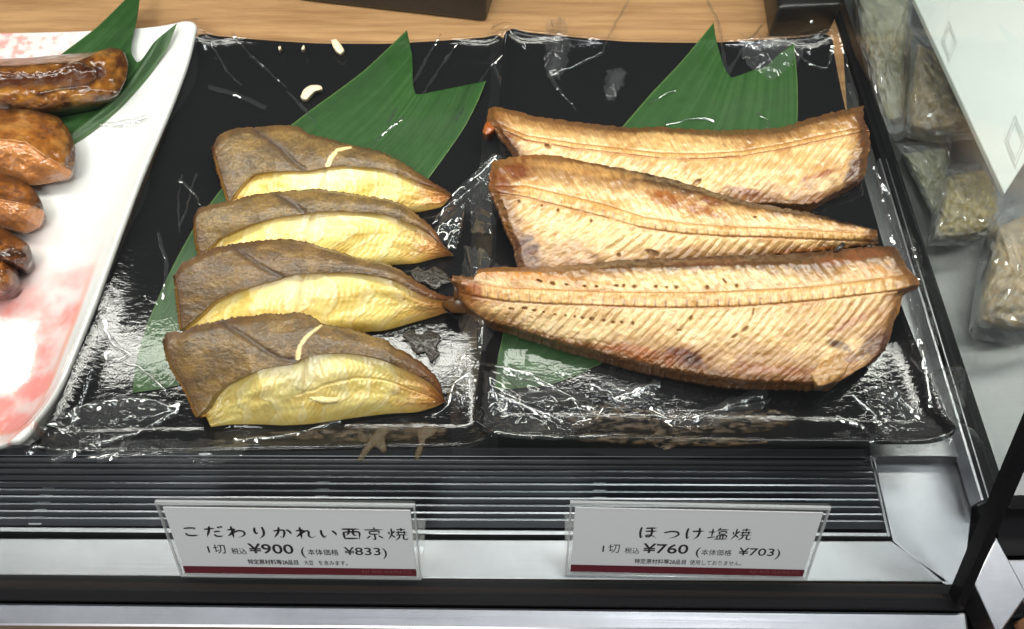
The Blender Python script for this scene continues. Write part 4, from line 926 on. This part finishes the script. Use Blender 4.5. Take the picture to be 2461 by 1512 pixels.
crR = [([(1510, 0), (1480, 55), (1455, 105), (1450, 122), (1400, 150), (1322, 182)], 1.6, 4), ([(1345, 40), (1340, 100), (1335, 150), (1322, 182)], 1.9, 6), ([(1322, 182), (1350, 225), (1385, 265)], 1.3, 5), ([(1490, 172), (1475, 210), (1464, 240)], 1.8, 9),
       ([(1700, 0), (1728, 60), (1738, 120), (1742, 190)], 1.2, 5), ([(1905, 0), (1950, 52), (1958, 30), (1952, 0)], 1.8, 5), ([(1900, 112), (1955, 158), (1985, 165), (2002, 110)], 1.2, 4), ([(1800, 100), (1850, 150), (1880, 190)], 1., 5), ([(1740, 190), (1790, 110), (1830, 60)], 1., 5),
       ([(2010, 60), (2060, 240), (2110, 430), (2150, 600)], 1.5, 5), ([(2040, 200), (2110, 430), (2180, 700), (2230, 900)], 1.6, 5), ([(2180, 560), (2172, 610), (2162, 665)], 2., 7), ([(2190, 570), (2205, 640), (2215, 700)], 1.6, 5), ([(2100, 400), (2140, 480), (2150, 560)], 1.2, 6),
       ([(2105, 928), (2132, 962), (2152, 955), (2150, 930)], 2.4, 8), ([(2160, 955), (2200, 990), (2250, 1030), (2288, 1062)], 2., 6), ([(2225, 902), (2260, 892), (2310, 880)], 1.6, 5), ([(2050, 950), (2100, 1000), (2150, 1060)], 1.5, 6), ([(2010, 1000), (2080, 1030), (2110, 1080)], 1.2, 6), ([(2190, 860), (2225, 900), (2240, 980)], 1.2, 5),
       ([(1142, 430), (1175, 400), (1195, 372)], 2., 8), ([(1125, 606), (1150, 614), (1185, 624)], 1.6, 4), ([(1150, 870), (1190, 880), (1280, 900)], 1.8, 5), ([(1180, 892), (1300, 922), (1430, 985)], 1.6, 4), ([(1250, 890), (1340, 935), (1440, 1000)], 1.4, 4), ([(1285, 905), (1320, 895), (1370, 900)], 1.2, 4),
       ([(1420, 925), (1470, 950), (1480, 968), (1520, 950)], 2., 5), ([(1480, 960), (1540, 935), (1580, 920)], 1.8, 6), ([(1190, 945), (1290, 988), (1322, 1000), (1270, 1048)], 2., 5), ([(1180, 930), (1205, 990), (1212, 940), (1260, 985)], 1.8, 5), ([(1380, 960), (1400, 1000), (1420, 1022), (1450, 980)], 1.6, 5),
       ([(1560, 985), (1620, 1012), (1730, 985), (1830, 945)], 1.6, 9), ([(1160, 1030), (1230, 1045), (1350, 1052), (1500, 1044)], 1.3, 5), ([(1820, 270), (1850, 300), (1830, 320)], 1., 4), ([(1560, 250), (1600, 225), (1625, 215)], .9, 4), ([(1600, 300), (1680, 285), (1720, 290)], .8, 4)]
wrap('plastic_wrap', TR_, .0026, -.05, 1.015, -.08, 1.03, crR, 'crinkled clear wrap stretched over the tray of split fish halves', 71, puckers=(
     ([(1160, 890), (1300, 900), (1390, 940), (1440, 985), (1400, 1030), (1270, 1052), (1170, 1030)], .008), ([(1115, 590), (1160, 600), (1195, 640), (1190, 790), (1150, 850), (1110, 800)], .006), ([(1140, 440), (1170, 400), (1200, 372), (1205, 450), (1180, 560), (1135, 560)], .006),
     ([(2150, 540), (2190, 560), (2230, 700), (2250, 860), (2215, 850), (2180, 700)], .006), ([(2080, 930), (2150, 925), (2215, 985), (2292, 1064), (2180, 1085), (2110, 1040)], .010), ([(2215, 895), (2270, 880), (2318, 890), (2300, 1020), (2240, 985)], .006),
     ([(1440, 915), (1530, 925), (1590, 915), (1560, 965), (1480, 985)], .004), ([(1560, 980), (1680, 985), (1840, 940), (1850, 960), (1740, 1015), (1620, 1025)], .005), ([(1310, 50), (1350, 40), (1370, 120), (1345, 190), (1318, 180)], .006), ([(1460, 170), (1500, 165), (1490, 215), (1462, 245), (1452, 215)], .005), ([(1780, 80), (1880, 85), (1930, 130), (1860, 200), (1790, 150)], .005)))
crW = [([(330, 190), (300, 180), (285, 150), (265, 120)], 2.5, 6), ([(240, 300), (330, 290), (350, 280)], 2.2, 8)]
wrap('plastic_wrap', TW, .0020, .90, 1.01, -.05, 1.0, crW, 'clear wrap clinging to the white ceramic plate rim', 81, nu=120, nv=380, rnd=0)

# ------------------------------------------------------------------ price cards
STROKES = {
 'ko': [[(22, 28), (45, 24), (74, 26), (66, 36)], [(24, 62), (30, 76), (55, 80), (84, 74)]],
 'da': [[(10, 32), (35, 28), (60, 23)], [(36, 10), (30, 40), (14, 86)], [(52, 50), (66, 46), (82, 47)], [(50, 68), (56, 80), (72, 83), (90, 78)], [(74, 12), (80, 24)], [(87, 8), (93, 20)]],
 'wa': [[(30, 8), (31, 50), (30, 94)], [(10, 35), (30, 30), (42, 28), (24, 58), (6, 80)], [(10, 76), (40, 50), (62, 38), (82, 44), (86, 62), (72, 80), (50, 90)]],
 'ri': [[(32, 15), (28, 40), (34, 60), (44, 48)], [(66, 10), (70, 40), (66, 70), (44, 95)]],
 'ka': [[(10, 38), (40, 31), (58, 31), (58, 55), (46, 86), (34, 76)], [(38, 10), (31, 45), (8, 88)], [(70, 26), (84, 42), (90, 60)]],
 're': [[(28, 8), (29, 50), (28, 94)], [(8, 35), (28, 30), (40, 28), (24, 56), (5, 80)], [(8, 76), (38, 46), (58, 31), (66, 38), (62, 68), (72, 84), (96, 70)]],
 'i': [[(18, 26), (18, 55), (28, 80), (40, 64)], [(68, 30), (80, 45), (86, 64)]],
 'nishi': [[(8, 18), (92, 16)], [(14, 40), (16, 90)], [(14, 40), (86, 38), (83, 90)], [(40, 18), (38, 45), (26, 64)], [(60, 18), (58, 52), (64, 62), (77, 58)], [(16, 86), (84, 84)]],
 'kyo': [[(50, 3), (53, 16)], [(6, 21), (94, 18)], [(28, 32), (30, 55)], [(28, 32), (73, 31), (69, 54)], [(30, 52), (70, 51)], [(50, 52), (50, 92), (38, 84)], [(30, 64), (12, 86)], [(68, 62), (90, 82)]],
 'yaki': [[(10, 34), (14, 52)], [(38, 26), (28, 46)], [(24, 8), (24, 50), (6, 92)], [(24, 56), (40, 76)], [(48, 16), (90, 14)], [(68, 4), (68, 30)], [(44, 37), (97, 34)], [(56, 26), (54, 51)], [(82, 25), (82, 50)], [(44, 55), (97, 52)], [(60, 55), (56, 76), (38, 94)], [(78, 54), (78, 84), (90, 88), (98, 74)]],
 'ho': [[(16, 12), (12, 50), (18, 92), (26, 74)], [(36, 19), (88, 15)], [(36, 41), (90, 38)], [(64, 16), (64, 70), (52, 85), (38, 78), (48, 68), (70, 74), (90, 90)]],
 'tsu': [[(14, 50), (50, 38), (80, 44), (84, 62), (66, 80), (42, 89)]],
 'ke': [[(16, 12), (12, 50), (18, 90), (26, 72)], [(38, 35), (92, 30)], [(68, 8), (70, 50), (64, 74), (48, 96)]],
 'shio': [[(5, 37), (39, 34)], [(22, 12), (22, 75)], [(3, 82), (41, 70)], [(57, 5), (43, 31)], [(52, 19), (95, 16)], [(54, 32), (55, 53)], [(54, 32), (87, 31), (84, 53)], [(54, 50), (86, 50)], [(48, 62), (48, 87)], [(48, 62), (91, 61), (89, 87)], [(62, 62), (62, 86)], [(75, 62), (75, 86)], [(36, 89), (99, 86)]]}
def brush_mesh(name, words, x0, x1, yc, size, to_world, mat, parent):
    V, F = [], []; n = len(words)
    for k, w in enumerate(words):
        cx = x0 + (x1 - x0)*(k + .5)/n
        for st in STROKES[w]:
            m = 14; p = resample(st, m); wd = 3.3 if len(STROKES[w]) > 6 else 4.5
            q = np.linspace(0, 1, m); ww = wd*(.75 + .45*np.sin(q*math.pi*.9 + .5))*(1 - .72*sm(.72, 1, q)); ww[0] *= .75
            t = np.gradient(p, axis=0); t /= np.linalg.norm(t, axis=1)[:, None] + 1e-9; nn = np.stack([-t[:, 1], t[:, 0]], 1)
            b = len(V)
            for i in range(m):
                for sg in (-1, 1):
                    e = (p[i] + nn[i]*ww[i]*sg - 50)/100*size
                    V.append(to_world(cx + e[0]*1.08, yc + e[1]))
            F += [[b + 2*i, b + 2*i + 2, b + 2*i + 3, b + 2*i + 1] for i in range(m-1)]
    return link(name, mesh_np(name, V, F), mat, parent, False)
def text_mesh(name, s, x, y, h, w, to_world, mat, parent, spacing=1.0, bold=0.0):
    """s set in a box starting at (x, y) = left, baseline in card metres, with cap height h and total width w"""
    cu = bpy.data.curves.new(name, 'FONT'); cu.body = s; cu.size = 1; cu.space_character = spacing; cu.offset = bold; cu.resolution_u = 3
    o = bpy.data.objects.new(name + '_tmp', cu); COL.objects.link(o)
    dg = bpy.context.evaluated_depsgraph_get(); me = bpy.data.meshes.new_from_object(o.evaluated_get(dg))
    bpy.data.objects.remove(o); bpy.data.curves.remove(cu)
    n = len(me.vertices)
    if not n: return None
    co = np.empty(n*3); me.vertices.foreach_get('co', co); co = co.reshape(-1, 3)
    wx = co[:, 0].max() - co[:, 0].min(); hy = .73
    X = x + (co[:, 0] - co[:, 0].min())/wx*w; Y = y - co[:, 1]/hy*h
    me.vertices.foreach_set('co', np.array([to_world(a, b) for a, b in zip(X, Y)]).ravel()); me.update(); me.materials.clear()
    return link(name, me, mat, parent, False)
def card(label, BLp, BRp, TLp, rows, title, tx):
    root = empty('price_card', (0, 0, 0), label, 'price card', 'price cards on the sill')
    zs = Z_SILL + .0012
    bl, br = U(*BLp, zs), U(*BRp, zs); ex = br - bl; Wd = np.linalg.norm(ex); ex /= Wd
    ey = np.cross([0, 0, 1.], ex); upd = ey*.43 + np.array([0, 0, .903]); upd /= np.linalg.norm(upd); nrm = np.cross(ex, upd)
    tl = ray_plane(*TLp, bl, nrm); Hd = np.dot(tl - bl, upd)
    def P(x, y, d=0.): return bl + ex*x + upd*(Hd - y) + nrm*d       # x from left, y down from top, d towards the viewer
    def plate(name, x0, y0, x1, y1, d0, d1, mat, par, bev=0.):
        return box_mesh(name, [P(x0, y1, d0), P(x1, y1, d0), P(x1, y0, d0), P(x0, y0, d0), P(x0, y1, d1), P(x1, y1, d1), P(x1, y0, d1), P(x0, y0, d1)], mat, par, bev)
    m = Wd*.021; mt = Hd*.085; mb = Hd*.045
    back = plate('acrylic_holder', 0, 0, Wd, Hd, -.0022, -.0008, M_ACRYL, root, .0004)
    for a in ((0, 0, Wd, mt*.35), (0, Hd - mb*.5, Wd, Hd), (0, mt*.35, m*.35, Hd - mb*.5), (Wd - m*.35, mt*.35, Wd, Hd - mb*.5)):
        plate('holder_edge', *a, -.0006, .0010, M_ACRYL_E, root, .0002)
    # foot behind
    f0 = P(0, Hd, -.003); f1 = P(Wd, Hd, -.003); hz = np.array([0, 0, .0014])
    bk = np.array([ey[0], ey[1], 0])*.03
    box_mesh('holder_foot', [f0, f1, f1 + bk, f0 + bk, f0 + hz, f1 + hz, f1 + bk + hz, f0 + bk + hz], M_ACRYL, root, .0003)
    pw, ph = Wd - 2*m, Hd - mt - mb
    plate('paper', m, mt, Wd - m, Hd - mb, -.0006, .0000, M_PAPER, root)
    tw = lambda x, y: P(m + x*pw, mt + y*ph, .00022); tb = lambda x, y: P(m + x*pw, mt + y*ph, .00030)
    bandv = [tw(0, .885), tw(1, .885), tw(1, .998), tw(0, .998)]
    link('red_band', mesh_np('red_band', bandv, [[3, 2, 1, 0]]), M_RED, root, False)
    asp = pw/ph
    def tw2(x, y): return tw(x/asp, y)                                # square units: heights in fractions of paper height
    brush_mesh('title_lettering', title, tx[0]*asp, tx[1]*asp, .345, .205, tw2, M_INK, root)
    for (s, x0, x1, base, h, b) in rows:
        text_mesh('lettering', s, x0*asp, base, h, (x1 - x0)*asp, tw2, M_INK, root, bold=b)
    text_mesh('shop_lettering', 'AJI NO HAMATO', .765*asp, .955, .05, .215*asp, lambda x, y: tb(x/asp, y), M_REDTXT, root, 1.25)
    return root
card('price card reading 900 yen in front of the flounder slices', (436, 1384), (1014, 1392), (368, 1203),
     [('1', .130, .1365, .665, .105, .0), ('切', .155, .205, .665, .115, .0), ('税込', .228, .292, .675, .075, .0), ('¥900', .303, .492, .665, .15, .012), ('(', .522, .540, .685, .13, .0), ('本体価格', .550, .680, .675, .075, .0), ('¥833', .705, .858, .670, .12, .006), (')', .866, .884, .685, .13, .0),
      ('特定原材料等28品目', .286, .500, .835, .062, .01), ('大豆', .525, .565, .835, .058, .0), ('を含みます。', .587, .71, .835, .06, .0)],
     ['ko', 'da', 'wa', 'ri', 'ka', 're', 'i', 'nishi', 'kyo', 'yaki'], (.035, .985))
card('price card reading 760 yen in front of the split fish halves', (1358, 1380), (1938, 1393), (1366, 1204),
     [('1', .128, .1345, .665, .105, .0), ('切', .152, .200, .665, .115, .0), ('税込', .222, .284, .675, .075, .0), ('¥760', .297, .488, .665, .15, .012), ('(', .522, .540, .685, .13, .0), ('本体価格', .545, .672, .675, .075, .0), ('¥703', .700, .850, .670, .12, .006), (')', .858, .876, .685, .13, .0),
      ('特定原材料等28品目', .27, .488, .835, .062, .01), ('使用しておりません。', .505, .725, .835, .06, .0)],
     ['ho', 'tsu', 'ke', 'shio', 'yaki'], (.262, .742))

# ------------------------------------------------------------------ things at the back and beyond the side pane
def ubox(name, quad, z0, z1, mat, label, cat, bev=.003, taper=0.):
    q = [U(x, y, z0)[:2] for x, y in quad]; c = np.mean(q, 0)
    return tag(box_mesh(name, [(p[0], p[1], z0) for p in q] + [(*(c + (p - c)*(1 + taper)), z1) for p in q], mat, None, bev, True), label, cat)
ubox('black_box', [(715, 2), (1168, 54), (1235, -160), (760, -190)], .0006, .05, M_BLACKBOX, 'black plastic box on the wood shelf behind the flounder tray', 'box', taper=.03)
ubox('black_box', [(1846, 92), (1992, 84), (1960, -150), (1810, -150)], .0006, .03, M_BLACKBOX, 'black box behind the split fish tray, next to the side pane', 'box', taper=.02)

M_FOOD = m_vcol('packed_food', .5, .2, .2, 0, ((90, .5, .004),), .35, 60)
def pillow(name, outline, z0, h, label, fill, cloth=None, seed=1):
    root = empty(name, (0, 0, 0), label, 'food pack', 'food packs beyond the side pane')
    o = np.array(outline, float); c = o.mean(0)
    lump('contents', c + (o - c)*.74, z0, h*.6, M_FOOD if cloth is None else cloth, fill, parent=root, seed=seed, nr=18, sink=.004)
    P = []; oo = resample(np.vstack([o, o[:1]]), 43, False)[:-1]; n = len(oo); nr = 12
    for k in range(nr):
        f = 1 - k/(nr-1.); q = c + (oo - c)*f
        r = np.abs(fbm(q[:, 0]/20, q[:, 1]/15, seed+3, 3) - .5)
        P.append(U(q[:, 0], q[:, 1], z0 + .004 + h*(1 - f**3) + .022*(.22 - r)*(f < .97)))
    V = np.concatenate(P); F = [[k*n + i, k*n + (i+1) % n, (k+1)*n + (i+1) % n, (k+1)*n + i] for k in range(nr-1) for i in range(n)]
    link('bag', mesh_np('bag', V, F), M_BAG, root, False)
    return root
M_KHAKI = m_vcol('khaki_cloth', .8, 0, .2, 0, ((1800, .4, .0008), (60, .4, .006)), .10, 900)
pillow('food_pack', [(2040, -60), (2200, -60), (2190, 120), (2180, 330), (2140, 345), (2100, 240), (2060, 100)], .004, .020, 'khaki wrapped pack beyond the side pane, furthest back', lin(150, 148, 112), M_KHAKI, 601)
pillow('food_pack', [(2150, 345), (2290, 335), (2280, 450), (2262, 540), (2240, 520), (2200, 440)], .002, .012, 'khaki wrapped pack beyond the side pane, nearest the split fish', lin(152, 150, 114), M_KHAKI, 602)
pillow('food_pack', [(2185, 60), (2330, 120), (2380, 330), (2250, 345), (2170, 330)], .010, .024, 'clear pack with brown food under the white card', lin(172, 146, 98), None, 603)
pillow('food_pack', [(2262, 400), (2380, 380), (2425, 470), (2400, 560), (2330, 590), (2228, 592), (2245, 480)], .008, .022, 'clear pack with yellow and brown food below the point of the white card', lin(184, 162, 96), None, 604)
pillow('food_pack', [(2385, 500), (2560, 430), (2600, 800), (2440, 830), (2325, 812), (2350, 640)], .006, .030, 'clear bulging pack with tan food at the frame edge', lin(178, 152, 106), None, 605)
M_WPAP = m_plain('white_carton', (.52, .55, .54), .4, bump=(30, .1, .003))
wc = empty('white_carton', (0, 0, 0), 'white pointed card with grey diamond marks beyond the side pane', 'card')
q = [U(x, y, .062) for x, y in ((2196, -6), (2640, -6), (2560, 240), (2415, 466))]
box_mesh('panel', [p - np.array([0, 0, .004]) for p in q] + q, M_WPAP, wc, .0008)
M_GREY = m_plain('grey_print', (.42, .44, .43), .5)
for cx, cy, a, b in ((2281, 100, 19, 52), (2440, 340, 26, 66), (2424, 300, 0, 0)):
    if not a: continue
    for k in (1., .72):
        o1 = [(cx, cy - b*k), (cx + a*k, cy), (cx, cy + b*k), (cx - a*k, cy)]; o2 = [(cx + (x - cx)*.86, cy + (y - cy)*.86) for x, y in o1]
        V = [U(x, y, .0624) for x, y in o1 + o2]
        link('diamond_mark', mesh_np('diamond_mark', V, [[i, (i+1) % 4, 4 + (i+1) % 4, 4 + i] for i in range(4)]), M_GREY, wc, False)
# steel corner post, dark recess and carton at the lower right
bar('corner_plate', [(2340, 1400), (2395, 1290), (2470, 1430), (2400, 1530)], Z_SILL - .001, .02, M_STEEL, .0008)
slab_o = slab('recess', [U(2395, 1180, -.03)[:2], U(2700, 1180, -.03)[:2], U(2700, 1335, -.03)[:2], U(2400, 1335, -.03)[:2]], -.05, -.03, M_BLACK)
tag(slab_o, 'dark recess beside the corner of the case', None, kind='structure')
bar('front_strip', [(2420, 1345), (2800, 1340), (2800, 1460), (2470, 1470)], Z_SILL - .002, .02, M_STEEL, .001)
ubox('carton', [(2432, 1500), (2470, 1475), (2640, 1500), (2500, 1620)], Z_SILL - .012, Z_SILL + .004, m_plain('kraft', lin(176, 128, 92), .7), 'tan carton corner at the lower edge of the frame', 'carton', .001)
